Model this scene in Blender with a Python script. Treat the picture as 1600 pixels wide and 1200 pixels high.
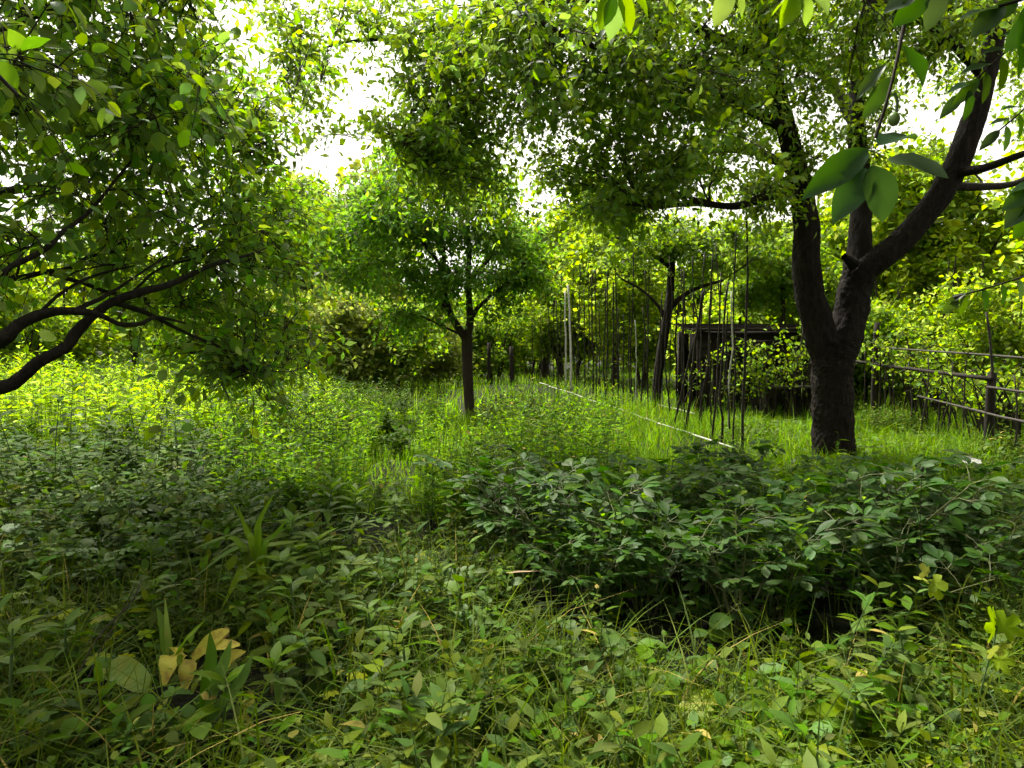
import bpy, math, random
import numpy as np
from mathutils import Vector, Matrix, Quaternion

for o in list(bpy.data.objects):
    bpy.data.objects.remove(o)
SC = bpy.context.scene
COL = SC.collection
R = math.radians

# ------------------------------------------------------------------ camera
F = 1101.0            # focal length in photo pixels (photo 1600 wide)
CAM = Vector((0, 0, 1.5))
PITCH = math.atan(55 / F)
cd = bpy.data.cameras.new('camera')
cam = bpy.data.objects.new('camera', cd)
COL.objects.link(cam)
cam.location = CAM
cam.rotation_euler = (R(90) - PITCH, 0, 0)
cd.sensor_width = 36
cd.lens = 36 * F / 1600
cd.clip_start = 0.05
cd.clip_end = 1000
SC.camera = cam

# ------------------------------------------------------------------ sky, sun, exposure
SUN_EL, SUN_AZ = R(60), R(-30)      # azimuth from +Y towards +X
w = bpy.data.worlds.new('World')
SC.world = w
w.use_nodes = True
nt = w.node_tree
bg = nt.nodes['Background']
sky = nt.nodes.new('ShaderNodeTexSky')
sky.sky_type = 'NISHITA'
sky.sun_disc = False
sky.sun_elevation = SUN_EL
sky.sun_rotation = SUN_AZ
sky.air_density = 1.0
sky.dust_density = 4.0
hs = nt.nodes.new('ShaderNodeHueSaturation')
hs.inputs['Saturation'].default_value = 0.05     # overcast: nearly white
nt.links.new(sky.outputs[0], hs.inputs['Color'])
wt = nt.nodes.new('ShaderNodeMix')
wt.data_type = 'RGBA'
wt.blend_type = 'MULTIPLY'
wt.inputs['Factor'].default_value = 1.0
wt.inputs['B'].default_value = (1.0, 0.97, 0.86, 1)     # camera white balance for cloud light
nt.links.new(hs.outputs[0], wt.inputs['A'])
nt.links.new(wt.outputs['Result'], bg.inputs['Color'])
bg.inputs['Strength'].default_value = 0.05

sd = bpy.data.lights.new('sun', 'SUN')
sun = bpy.data.objects.new('sun', sd)
COL.objects.link(sun)
sd.energy = 1.5
sd.angle = R(10)
sd.color = (1.0, 0.96, 0.86)
sv = Vector((math.sin(SUN_AZ) * math.cos(SUN_EL), math.cos(SUN_AZ) * math.cos(SUN_EL), math.sin(SUN_EL)))
sun.rotation_euler = sv.to_track_quat('Z', 'Y').to_euler()
sun.location = (0, 0, 30)

SC.view_settings.view_transform = 'Standard'
SC.view_settings.look = 'None'
SC.view_settings.exposure = 2.92
SC.view_settings.gamma = 1.0
cy = SC.cycles
cy.use_denoising = True
try:
    cy.denoiser = 'OPENIMAGEDENOISE'
    cy.denoising_prefilter = 'ACCURATE'
except Exception:
    pass
cy.max_bounces = 7
cy.diffuse_bounces = 3
cy.glossy_bounces = 2
cy.transmission_bounces = 5
cy.transparent_max_bounces = 4
cy.caustics_reflective = False
cy.caustics_refractive = False
cy.sample_clamp_indirect = 6.0
cy.use_adaptive_sampling = True
cy.adaptive_threshold = 0.03

# ------------------------------------------------------------------ helpers
rng = np.random.default_rng(7)
UP = np.array([0, 0, 1.0])


def at(px, py, Y):
    """photo pixel (1600x1200) on the vertical plane y = Y."""
    cp, sp = math.cos(PITCH), math.sin(PITCH)
    a, b = (px - 800) / F, (600 - py) / F
    d = np.array([a, cp + b * sp, -sp + b * cp])
    return np.array([0, 0, 1.5]) + d * (Y / d[1])


def to_px(P):
    P = np.atleast_2d(P)
    cp, sp = math.cos(PITCH), math.sin(PITCH)
    y, z = P[:, 1], P[:, 2] - 1.5
    dep = y * cp - z * sp
    dep = np.where(np.abs(dep) < 1e-4, 1e-4, dep)
    return 800 + F * P[:, 0] / dep, 600 - F * (y * sp + z * cp) / dep, dep


def gz(x, y):
    x, y = np.asarray(x, float), np.asarray(y, float)
    return (0.035 * np.sin(1.3 * x + .7 * y + .5) + 0.03 * np.sin(2.1 * y - 1.1 * x) + 0.02 * np.sin(3.7 * x + 2.9 * y + 1.)
            + 0.06 * np.sin(.33 * x - .41 * y))


def ground_pt(px, py):
    """where the ray through a photo pixel meets flat ground"""
    p1 = at(px, py, 1.0)
    t = 1.5 / (1.5 - p1[2])
    x, y = p1[0] * t, p1[1] * t
    return np.array([x, y, float(gz(x, y))])


def unit(a):
    return a / np.maximum(np.linalg.norm(a, axis=-1, keepdims=True), 1e-9)


def make_mesh(name, V, T, mats, tmat=None, smooth=True):
    V = np.ascontiguousarray(V, np.float32)
    T = np.ascontiguousarray(T, np.int32)
    me = bpy.data.meshes.new(name)
    me.vertices.add(len(V))
    me.vertices.foreach_set('co', V.ravel())
    n = len(T)
    me.loops.add(n * 3)
    me.polygons.add(n)
    me.polygons.foreach_set('loop_start', np.arange(0, n * 3, 3, dtype=np.int32))
    try:
        me.polygons.foreach_set('loop_total', np.full(n, 3, np.int32))
    except Exception:
        pass
    me.loops.foreach_set('vertex_index', T.ravel())
    for m in mats:
        me.materials.append(m)
    if tmat is not None:
        me.polygons.foreach_set('material_index', np.ascontiguousarray(tmat, np.int32))
    if smooth:
        me.polygons.foreach_set('use_smooth', np.ones(n, bool))
    me.update(calc_edges=True)
    me.validate()
    return me


class MB:
    """collects triangles of several materials into one mesh"""
    def __init__(s):
        s.V, s.T, s.M, s.n = [], [], [], 0

    def add(s, vt, m=0):
        V, T = vt
        if len(V) == 0:
            return s
        s.V.append(V)
        s.T.append(np.asarray(T) + s.n)
        s.M.append(np.full(len(T), m))
        s.n += len(V)
        return s

    def mesh(s, name, mats, smooth=True):
        return make_mesh(name, np.concatenate(s.V), np.concatenate(s.T), mats, np.concatenate(s.M), smooth)


def link(name, me, parent=None, kind=None):
    o = bpy.data.objects.new(name, me)
    COL.objects.link(o)
    if parent is not None:
        o.parent = parent
    if kind:
        o['kind'] = kind
    return o


def thing(name, label, cat, loc=(0, 0, 0), rz=0.0, group=None, scale=1.0):
    o = bpy.data.objects.new(name, None)
    COL.objects.link(o)
    o.empty_display_size = 0.1
    o.location = tuple(loc)
    o.rotation_euler = (0, 0, rz)
    o.scale = (scale,) * 3
    tag(o, label, cat, group)
    return o


def tag(o, label=None, cat=None, group=None, kind=None):
    if label:
        o['label'] = label
    if cat:
        o['category'] = cat
    if group:
        o['group'] = group
    if kind:
        o['kind'] = kind
    return o


KIDS = {}


def kids(o):
    k = KIDS.get(o.name)
    if k is None:
        k = [c for c in bpy.data.objects if c.parent == o]
        KIDS[o.name] = k
    return k


def copy_tree(o, parent=None):
    c = o.copy()
    COL.objects.link(c)
    c.parent = parent
    for ch in kids(o):
        copy_tree(ch, c)
    return c


ORD = ('first second third fourth fifth sixth seventh eighth ninth tenth eleventh twelfth thirteenth fourteenth fifteenth sixteenth '
       'seventeenth eighteenth nineteenth twentieth').split()
TENS = {20: 'twenty', 30: 'thirty', 40: 'forty', 50: 'fifty', 60: 'sixty', 70: 'seventy'}


def nth(i):      # 0-based
    if i < 20:
        return ORD[i]
    t, u = (i + 1) // 10 * 10, (i + 1) % 10
    return TENS[t][:-1] + 'ieth' if u == 0 else TENS[t] + '-' + ORD[u - 1]


# ------------------------------------------------------------------ materials
def nodes(m):
    m.use_nodes = True
    t = m.node_tree
    t.nodes.clear()
    return t, t.nodes, t.links


def leaf_mat(name, refl, trans, mix=0.42, rough=0.42, spec=0.35, hue=0.035, val=0.55, sat=0.25, yellow=0.0, veins=False):
    m = bpy.data.materials.new(name)
    t, N, L = nodes(m)
    out = N.new('ShaderNodeOutputMaterial')
    geo = N.new('ShaderNodeNewGeometry')
    oi = N.new('ShaderNodeObjectInfo')
    add = N.new('ShaderNodeMath'); add.operation = 'ADD'
    L.new(geo.outputs['Random Per Island'], add.inputs[0])
    L.new(oi.outputs['Random'], add.inputs[1])
    fr = N.new('ShaderNodeMath'); fr.operation = 'FRACT'
    L.new(add.outputs[0], fr.inputs[0])
    wn = N.new('ShaderNodeTexWhiteNoise'); wn.noise_dimensions = '1D'
    L.new(fr.outputs[0], wn.inputs['W'])
    sep = N.new('ShaderNodeSeparateColor')
    L.new(wn.outputs['Color'], sep.inputs[0])
    # blotchy variation over the plant, in world metres
    nz = N.new('ShaderNodeTexNoise'); nz.inputs['Scale'].default_value = 1.4; nz.inputs['Detail'].default_value = 3
    L.new(geo.outputs['Position'], nz.inputs['Vector'])

    def rmap(src, lo, hi, a=0.0, b=1.0):
        r = N.new('ShaderNodeMapRange')
        r.inputs['From Min'].default_value = a; r.inputs['From Max'].default_value = b
        r.inputs['To Min'].default_value = lo; r.inputs['To Max'].default_value = hi
        L.new(src, r.inputs['Value'])
        return r.outputs[0]
    h1 = rmap(sep.outputs[0], 0.5 - hue, 0.5 + hue * .5)
    v1 = rmap(sep.outputs[1], 1 - val * .8, 1 + val)
    v2 = rmap(nz.outputs['Fac'], 0.75, 1.25, 0.3, 0.7)
    vm = N.new('ShaderNodeMath'); vm.operation = 'MULTIPLY'
    L.new(v1, vm.inputs[0]); L.new(v2, vm.inputs[1])
    s1 = rmap(sep.outputs[2], 1.12 - sat, 1.12 + sat * .5)

    def tint(c):
        h = N.new('ShaderNodeHueSaturation')
        h.inputs['Color'].default_value = (*c, 1)
        L.new(h1, h.inputs['Hue']); L.new(s1, h.inputs['Saturation']); L.new(vm.outputs[0], h.inputs['Value'])
        res = h.outputs[0]
        if yellow > 0:
            mx = N.new('ShaderNodeMix'); mx.data_type = 'RGBA'
            L.new(rmap(sep.outputs[2], 0, 1, 1 - yellow, 1 - yellow + .01), mx.inputs['Factor'])
            L.new(res, mx.inputs['A'])
            mx.inputs['B'].default_value = (.30, .24, .06, 1)
            res = mx.outputs['Result']
        return res
    p = N.new('ShaderNodeBsdfPrincipled')
    L.new(tint(refl), p.inputs['Base Color'])
    if veins:       # side veins slanting off the midrib, in the leaf's own coordinates
        tc = N.new('ShaderNodeTexCoord'); sx = N.new('ShaderNodeSeparateXYZ')
        L.new(tc.outputs['Object'], sx.inputs[0])
        ab = N.new('ShaderNodeMath'); ab.operation = 'ABSOLUTE'; L.new(sx.outputs['Y'], ab.inputs[0])
        sl = N.new('ShaderNodeMath'); sl.operation = 'MULTIPLY_ADD'; sl.inputs[1].default_value = -.8
        L.new(ab.outputs[0], sl.inputs[0]); L.new(sx.outputs['X'], sl.inputs[2])
        fq = N.new('ShaderNodeMath'); fq.operation = 'MULTIPLY'; fq.inputs[1].default_value = 56; L.new(sl.outputs[0], fq.inputs[0])
        sn = N.new('ShaderNodeMath'); sn.operation = 'SINE'; L.new(fq.outputs[0], sn.inputs[0])
        pw = N.new('ShaderNodeMath'); pw.operation = 'ABSOLUTE'; L.new(sn.outputs[0], pw.inputs[0])
        mr = N.new('ShaderNodeMath'); mr.operation = 'MINIMUM'; L.new(pw.outputs[0], mr.inputs[0])
        m2 = N.new('ShaderNodeMath'); m2.operation = 'MULTIPLY'; m2.inputs[1].default_value = 22; L.new(ab.outputs[0], m2.inputs[0]); L.new(m2.outputs[0], mr.inputs[1])
        bp = N.new('ShaderNodeBump'); bp.inputs['Strength'].default_value = .12; bp.inputs['Distance'].default_value = .006
        L.new(mr.outputs[0], bp.inputs['Height']); L.new(bp.outputs[0], p.inputs['Normal'])
    p.inputs['Roughness'].default_value = rough
    p.inputs['Specular IOR Level'].default_value = spec
    tr = N.new('ShaderNodeBsdfTranslucent')
    L.new(tint(trans), tr.inputs['Color'])
    mx = N.new('ShaderNodeMixShader'); mx.inputs[0].default_value = mix
    L.new(p.outputs[0], mx.inputs[1]); L.new(tr.outputs[0], mx.inputs[2])
    L.new(mx.outputs[0], out.inputs['Surface'])
    return m


def bark_mat(name, c1, c2, scale=9.0, bump=0.6, stretch=0.25, rough=0.9):
    m = bpy.data.materials.new(name)
    t, N, L = nodes(m)
    out = N.new('ShaderNodeOutputMaterial')
    p = N.new('ShaderNodeBsdfPrincipled')
    p.inputs['Roughness'].default_value = rough
    p.inputs['Specular IOR Level'].default_value = 0.2
    tc = N.new('ShaderNodeTexCoord')
    mp = N.new('ShaderNodeMapping'); mp.inputs['Scale'].default_value = (1, 1, stretch)
    L.new(tc.outputs['Object'], mp.inputs[0])
    n1 = N.new('ShaderNodeTexNoise'); n1.inputs['Scale'].default_value = scale * 3; n1.inputs['Detail'].default_value = 8; n1.inputs['Roughness'].default_value = .65
    v1 = N.new('ShaderNodeTexVoronoi'); v1.feature = 'DISTANCE_TO_EDGE'; v1.inputs['Scale'].default_value = scale
    L.new(mp.outputs[0], n1.inputs['Vector'])
    ad = N.new('ShaderNodeVectorMath'); ad.operation = 'MULTIPLY_ADD'
    ad.inputs[1].default_value = (.18, .18, .18)
    L.new(n1.outputs['Color'], ad.inputs[0]); L.new(mp.outputs[0], ad.inputs[2])
    L.new(ad.outputs[0], v1.inputs['Vector'])
    r = N.new('ShaderNodeValToRGB')
    r.color_ramp.elements[0].color = (*c1, 1); r.color_ramp.elements[1].color = (*c2, 1)
    r.color_ramp.elements[0].position = .3; r.color_ramp.elements[1].position = .75
    L.new(n1.outputs['Fac'], r.inputs[0])
    L.new(r.outputs[0], p.inputs['Base Color'])
    mu = N.new('ShaderNodeMath'); mu.operation = 'ADD'
    cl = N.new('ShaderNodeMath'); cl.operation = 'MINIMUM'; cl.inputs[1].default_value = .25
    L.new(v1.outputs['Distance'], cl.inputs[0])
    sc = N.new('ShaderNodeMath'); sc.operation = 'MULTIPLY'; sc.inputs[1].default_value = 3
    L.new(cl.outputs[0], sc.inputs[0])
    L.new(sc.outputs[0], mu.inputs[0]); L.new(n1.outputs['Fac'], mu.inputs[1])
    b = N.new('ShaderNodeBump'); b.inputs['Strength'].default_value = bump; b.inputs['Distance'].default_value = .03
    L.new(mu.outputs[0], b.inputs['Height'])
    L.new(b.outputs[0], p.inputs['Normal'])
    L.new(p.outputs[0], out.inputs['Surface'])
    return m


def plain_mat(name, c, rough=0.8, spec=0.3, var=0.3, scale=12.0):
    m = bpy.data.materials.new(name)
    t, N, L = nodes(m)
    out = N.new('ShaderNodeOutputMaterial')
    p = N.new('ShaderNodeBsdfPrincipled')
    p.inputs['Roughness'].default_value = rough
    p.inputs['Specular IOR Level'].default_value = spec
    tc = N.new('ShaderNodeTexCoord')
    n1 = N.new('ShaderNodeTexNoise'); n1.inputs['Scale'].default_value = scale; n1.inputs['Detail'].default_value = 6
    L.new(tc.outputs['Object'], n1.inputs['Vector'])
    r = N.new('ShaderNodeValToRGB')
    r.color_ramp.elements[0].color = (*[x * (1 - var) for x in c], 1)
    r.color_ramp.elements[1].color = (*[min(1, x * (1 + var)) for x in c], 1)
    r.color_ramp.elements[0].position = .3; r.color_ramp.elements[1].position = .7
    L.new(n1.outputs['Fac'], r.inputs[0])
    L.new(r.outputs[0], p.inputs['Base Color'])
    L.new(p.outputs[0], out.inputs['Surface'])
    return m


M = {}
M['apple'] = leaf_mat('apple_leaf', (.078, .150, .034), (.32, .55, .040), 0.57, 0.42, 0.2, .04, 0.32)
M['cherry'] = leaf_mat('cherry_leaf', (.080, .145, .030), (.29, .47, .034), 0.56, 0.45, 0.18, .03, 0.35)
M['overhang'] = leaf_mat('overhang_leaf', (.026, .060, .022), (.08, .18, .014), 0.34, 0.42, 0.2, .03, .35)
M['young'] = leaf_mat('young_tree_leaf', (.072, .150, .030), (.23, .46, .034), 0.54, 0.55, 0.1, .03, 0.35)
M['far_yellow'] = leaf_mat('sunny_far_leaf', (.115, .180, .018), (.35, .51, .032), 0.56, 0.7, 0.05, .035, .5)
M['far_green'] = leaf_mat('far_leaf', (.085, .150, .022), (.25, .40, .032), 0.53, 0.7, 0.05, .035, .5)
M['far_grey'] = leaf_mat('far_grey_leaf', (.14, .18, .05), (.32, .40, .07), 0.52, 0.7, 0.05, .03, .5)
M['peony'] = leaf_mat('peony_leaf', (.036, .080, .016), (.05, .14, .008), 0.28, 0.5, 0.12, .025, 0.4)
M['lily'] = leaf_mat('lily_leaf', (.088, .150, .020), (.13, .26, .016), 0.38, 0.5, 0.12, .02, .3)
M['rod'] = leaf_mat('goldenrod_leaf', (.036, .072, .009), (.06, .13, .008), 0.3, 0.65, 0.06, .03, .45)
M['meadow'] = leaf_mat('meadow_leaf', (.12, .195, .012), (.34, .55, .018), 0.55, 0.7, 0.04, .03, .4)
M['grass'] = leaf_mat('grass_blade', (.066, .108, .011), (.09, .155, .008), 0.34, 0.6, 0.08, .035, .5, yellow=.05)
M['lawn'] = leaf_mat('lawn_blade', (.074, .150, .012), (.18, .36, .008), 0.48, 0.7, 0.05, .03, .4, yellow=.02)
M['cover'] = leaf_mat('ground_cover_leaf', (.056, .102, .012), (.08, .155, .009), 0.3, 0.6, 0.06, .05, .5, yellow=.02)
M['lobed'] = leaf_mat('lobed_leaf', (.17, .235, .020), (.32, .42, .020), .4, 0.55, 0.12, .03, .35)
M['dock'] = leaf_mat('broad_leaf', (.058, .112, .017), (.08, .17, .012), 0.28, 0.5, 0.1, .02, .3)
M['elder'] = leaf_mat('ground_elder_leaf', (.056, .105, .014), (.09, .17, .010), 0.3, 0.55, 0.09, .03, .45)
M['overlit'] = leaf_mat('backlit_overhang_leaf', (.070, .140, .020), (.26, .46, .014), .5, .36, .3, .02, .25, veins=True)  # lit copy of the overhang leaf, backlight painted into its colour
M['wilt'] = leaf_mat('wilted_leaf', (.36, .31, .075), (.34, .30, .05), .35, .5, .3, .03, .25)
M['wiltg'] = leaf_mat('wilting_green_leaf', (.12, .19, .03), (.20, .29, .03), .35, .42, .4, .02, .15)
M['dry'] = leaf_mat('dry_leaf', (.30, .21, .11), (.22, .14, .06), .25, .7, .2, .03, .4)


def stain(m, cols, scale):
    """brown-yellow-green blotches over a dying leaf"""
    t = m.node_tree
    N, L = t.nodes, t.links
    tc = N.new('ShaderNodeTexCoord')
    nz = N.new('ShaderNodeTexNoise'); nz.inputs['Scale'].default_value = scale; nz.inputs['Detail'].default_value = 6
    L.new(tc.outputs['Object'], nz.inputs['Vector'])
    r = N.new('ShaderNodeValToRGB')
    e = r.color_ramp.elements
    e[0].position, e[1].position = .30, .72
    e[0].color, e[1].color = (*cols[0], 1), (*cols[2], 1)
    k = e.new(.5); k.color = (*cols[1], 1)
    L.new(nz.outputs['Fac'], r.inputs[0])
    fine = N.new('ShaderNodeTexNoise'); fine.inputs['Scale'].default_value = scale * 9; fine.inputs['Detail'].default_value = 4
    L.new(tc.outputs['Object'], fine.inputs['Vector'])
    bp = N.new('ShaderNodeBump'); bp.inputs['Strength'].default_value = .6; bp.inputs['Distance'].default_value = .006
    L.new(fine.outputs['Fac'], bp.inputs['Height'])
    for n in N:
        if n.type == 'BSDF_PRINCIPLED':
            L.new(r.outputs[0], n.inputs['Base Color']); L.new(bp.outputs[0], n.inputs['Normal'])
        if n.type == 'BSDF_TRANSLUCENT':
            L.new(r.outputs[0], n.inputs['Color'])


stain(M['wilt'], [(.30, .19, .05), (.56, .49, .07), (.46, .47, .06)], 16)
stain(M['wiltg'], [(.25, .28, .03), (.19, .29, .035), (.13, .23, .03)], 12)
M['stem'] = plain_mat('green_stem', (.07, .12, .035), .6, .3)
M['redstem'] = plain_mat('peony_stem', (.09, .10, .035), .5, .3)
M['bark'] = bark_mat('dark_bark', (.007, .005, .004), (.040, .028, .019), 11, 1.0)
M['barkapple'] = bark_mat('apple_bark', (.014, .011, .009), (.05, .04, .032), 14, .7)
M['barkyoung'] = bark_mat('young_bark', (.018, .013, .010), (.06, .044, .032), 16, .6)
M['twig'] = plain_mat('twig_bark', (.03, .023, .017), .85, .2)
M['pole'] = plain_mat('pole_bark', (.022, .018, .013), .8, .2, .5, 20)
M['polepale'] = plain_mat('pale_pole', (.42, .42, .36), .7, .3, .3, 20)
M['wood'] = bark_mat('weathered_plank', (.010, .008, .006), (.035, .027, .020), 5, .35, .12)
M['woodpale'] = bark_mat('grey_plank', (.09, .08, .065), (.19, .175, .145), 6, .3, .15)
M['lath'] = plain_mat('pale_lath', (.36, .36, .29), .6, .3, .25, 15)
M['iron'] = plain_mat('rusty_iron', (.035, .028, .022), .75, .3, .4, 25)
M['steel'] = plain_mat('dull_pipe', (.035, .033, .029), .5, .5, .3, 18)
M['white'] = plain_mat('white_petal', (.75, .75, .70), .6, .3, .08)
M['bud'] = plain_mat('dark_bud', (.03, .045, .02), .7, .3)
M['fruit'] = plain_mat('green_fruit', (.12, .20, .04), .35, .45, .15)

# ------------------------------------------------------------------ leaf shapes (x along the leaf, y across, z normal), unit length
def strip_leaf(ts, hw, droop=.12, fold=.12, wave=0.0, twist=0.0):
    V, T = [], []
    n = len(ts)
    for i, t in enumerate(ts):
        z = -droop * t * t
        wv = wave * math.sin(9 * t)
        h = hw[i]
        a = twist * t
        V += [(t, h, z + fold * h + wv * h), (t, 0, z), (t, -h, z + fold * h - wv * h)]
    for i in range(n - 1):
        a, b = 3 * i, 3 * (i + 1)
        for k in (0, 1):
            q = (a + k, a + k + 1, b + k + 1, b + k)
            if hw[i] == 0:
                T.append((a + 1, b + k + 1, b + k))
            elif hw[i + 1] == 0:
                T.append((a + k, a + k + 1, b + 1))
            else:
                T += [(q[0], q[1], q[2]), (q[0], q[2], q[3])]
    return np.array(V, float), np.array(T)


def clean(vt):
    """drop unused verts"""
    V, T = vt
    u, inv = np.unique(T, return_inverse=True)
    return V[u], inv.reshape(T.shape)


L_DIA = (np.array([(0, 0, 0), (.42, .30, .05), (1, 0, -.10), (.42, -.30, .05)], float), np.array([(0, 2, 1), (0, 3, 2)]))
L_OV = (np.array([(0, 0, 0), (.5, 0, 0), (1, 0, -.12), (.22, .27, .05), (.62, .28, .04), (.22, -.27, .05), (.62, -.28, .04)], float),
        np.array([(0, 1, 3), (1, 4, 3), (1, 2, 4), (0, 5, 1), (1, 5, 6), (1, 6, 2)]))
L_OVH = clean(strip_leaf([0, .12, .3, .5, .7, .87, 1], [0, .17, .29, .32, .26, .13, 0], .18, .22, .10))
L_RND = clean(strip_leaf([0, .1, .3, .55, .8, .93, 1], [0, .26, .40, .43, .32, .15, 0], .15, .18, .08))
L_LAN = clean(strip_leaf([0, .3, .65, 1], [0, .11, .095, 0], .30, .3, 0))
L_LANH = clean(strip_leaf([0, .15, .35, .55, .78, 1], [.02, .085, .125, .12, .07, 0], .38, .3, .04))
L_OBO = clean(strip_leaf([0, .2, .42, .64, .85, 1], [.02, .09, .165, .185, .12, 0], .16, .25, .03))
L_STRAP = clean(strip_leaf([0, .15, .35, .55, .75, .9, 1], [.05, .10, .125, .125, .10, .055, 0], .55, .35, .05))


def lobed_leaf(lobes=5, seed=0, teeth=3):
    r = random.Random(seed)
    V = [(0.12, 0, 0)]
    n = lobes * teeth * 2
    a0, a1 = -2.55, 2.55
    for i in range(n + 1):
        u = i / n
        a = a0 + (a1 - a0) * u
        l = abs(math.cos(math.pi * lobes * u - math.pi * lobes / 2)) if lobes % 2 else abs(math.sin(math.pi * lobes * u))
        env = .36 + .22 * math.cos(a * .6)
        rad = env * (.62 + .50 * l ** .8) + (.03 if i % 2 else -.02)
        V.append((.42 + rad * math.cos(a), rad * math.sin(a), .05 * math.cos(2 * lobes * math.pi * u) - .10 * (rad ** 2) + r.uniform(-.015, .015)))
    V[0] = (.40, 0, .03)
    V.append((.06, 0, 0))
    T = [(0, i, i + 1) for i in range(1, n + 1)] + [(0, n + 1, n + 2), (0, n + 2, 1)]
    return np.array(V, float), np.array(T)


L_LOB = lobed_leaf(5, 1, 2)
L_MAPLE = lobed_leaf(3, 2, 2)


def scatter(tmpl, P, D, Nn, S, W=None):
    """place leaf template at points P along D facing Nn, length S, width factor W -> verts, tris"""
    V0, T0 = tmpl
    x = unit(D)
    z = unit(Nn - (Nn * x).sum(1, keepdims=True) * x)
    y = np.cross(z, x)
    S = np.asarray(S, float)
    W = np.ones_like(S) if W is None else W
    v = (P[:, None, :] + (x[:, None, :] * V0[None, :, 0:1] + y[:, None, :] * V0[None, :, 1:2] * W[:, None, None]
         + z[:, None, :] * V0[None, :, 2:3]) * S[:, None, None])
    n = len(V0)
    t = T0[None] + (np.arange(len(P)) * n)[:, None, None]
    return v.reshape(-1, 3), t.reshape(-1, 3)


def frame_mat(p, d, nrm, s, wf=1.0):
    x = unit(d); z = unit(nrm - (nrm @ x) * x); y = np.cross(z, x)
    m = Matrix.Identity(4)
    for i in range(3):
        m[i][0] = x[i] * s; m[i][1] = y[i] * s * wf; m[i][2] = z[i] * s; m[i][3] = p[i]
    return m


def tubes(Pts, Rad, sides=4, cap=False):
    """batch of tubes: Pts (T,K,3), Rad (T,K)"""
    Pts = np.asarray(Pts, float); Rad = np.asarray(Rad, float)
    if Pts.ndim == 2:
        Pts, Rad = Pts[None], Rad.reshape(1, -1)
    Tn, K, _ = Pts.shape
    tan = unit(np.gradient(Pts, axis=1))
    mean = unit(Pts[:, -1] - Pts[:, 0])
    ref = np.where(np.abs(mean[:, 2:3]) > .8, np.array([[1., .13, 0]]), np.array([[.1, .07, 1.]]))
    ref = np.repeat(ref[:, None, :], K, 1)
    a = unit(np.cross(tan, ref)); b = np.cross(tan, a)
    th = np.arange(sides) / sides * 2 * math.pi
    ring = (a[:, :, None, :] * np.cos(th)[None, None, :, None] + b[:, :, None, :] * np.sin(th)[None, None, :, None])
    V = Pts[:, :, None, :] + ring * Rad[:, :, None, None]
    idx = np.arange(Tn * K * sides).reshape(Tn, K, sides)
    i0 = idx[:, :-1, :]; i1 = idx[:, 1:, :]
    j0 = np.roll(i0, -1, 2); j1 = np.roll(i1, -1, 2)
    T = np.concatenate([np.stack([i0, i1, j1], -1).reshape(-1, 3), np.stack([i0, j1, j0], -1).reshape(-1, 3)])
    V = V.reshape(-1, 3)
    if cap:
        c = len(V)
        V = np.concatenate([V, Pts[:, 0], Pts[:, -1]])
        ex = []
        for k in range(Tn):
            f, l = idx[k, 0], idx[k, -1]
            for s_ in range(sides):
                ex.append((c + k, f[s_], f[(s_ + 1) % sides]))
                ex.append((c + Tn + k, l[(s_ + 1) % sides], l[s_]))
        T = np.concatenate([T, np.array(ex)])
    return V, T


def smooth_line(pts, n):
    """Catmull-Rom through control points (any number of columns)"""
    P = np.asarray(pts, float)
    if len(P) == 2:
        u = np.linspace(0, 1, n)[:, None]
        return P[0] * (1 - u) + P[1] * u
    Q = np.vstack([2 * P[0] - P[1], P, 2 * P[-1] - P[-2]])
    out = []
    for u in np.linspace(0, len(P) - 1 - 1e-6, n):
        i = int(u); t = u - i
        a, b, c, d = Q[i:i + 4]
        out.append(.5 * ((2 * b) + (-a + c) * t + (2 * a - 5 * b + 4 * c - d) * t * t + (-a + 3 * b - 3 * c + d) * t ** 3))
    return np.array(out)


def limb_mesh(name, pts, mat, n=40, sides=16, rough=.05, flare=0.0, seed=0):
    """pts rows x,y,z,r; lumpy bark outline"""
    L = smooth_line(pts, n)
    P, r = L[:, :3], np.maximum(L[:, 3], .003)
    V, T = tubes(P, r[None], sides)
    rg = np.random.default_rng(seed)
    ph = rg.uniform(0, 6.28, 6)
    C = np.repeat(P, sides, 0)
    th = np.tile(np.arange(sides) / sides * 2 * math.pi, n)
    s = np.repeat(np.linspace(0, n * .18, n), sides)
    k = (1 + rough * (np.sin(3 * th + ph[0] + .5 * s) + .7 * np.sin(5 * th + ph[1] - .8 * s) + .8 * np.sin(2.2 * s + ph[2] + th)
         + .6 * np.sin(7 * th + 3.1 * s + ph[3]) + rg.normal(0, .35, len(th))))
    if flare:
        u = np.repeat(np.linspace(0, 1, n), sides)
        k = k * (1 + flare * np.exp(-u * 14) * (1 + .5 * np.sin(5 * th + ph[4])))
    if sides >= 18:      # bark plates: fissures running along the stem
        fis = np.abs(np.sin(th * sides * .17 + 1.6 * np.sin(s * 1.3 + ph[5]) + .8 * np.sin(3 * s + 2 * th)))
        k = k - .05 * (fis < .35) + .012 * np.sin(9 * s + 4 * th)
    V = C + (V - C) * k[:, None]
    return make_mesh(name, V, T, [mat])


# ------------------------------------------------------------------ trees
def blob_points(blobs, n, rg, shell=.45):
    wts = np.array([b[4] * b[1][0] * b[1][1] * b[1][2] for b in [(*bb[:2], 0, 0, bb[2]) for bb in blobs]])
    ch = rg.choice(len(blobs), n, p=wts / wts.sum())
    d = unit(rg.normal(size=(n, 3)))
    r = rg.random(n) ** shell
    C = np.array([b[0] for b in blobs])[ch]; Rr = np.array([b[1] for b in blobs])[ch]
    return C + d * r[:, None] * Rr


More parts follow.
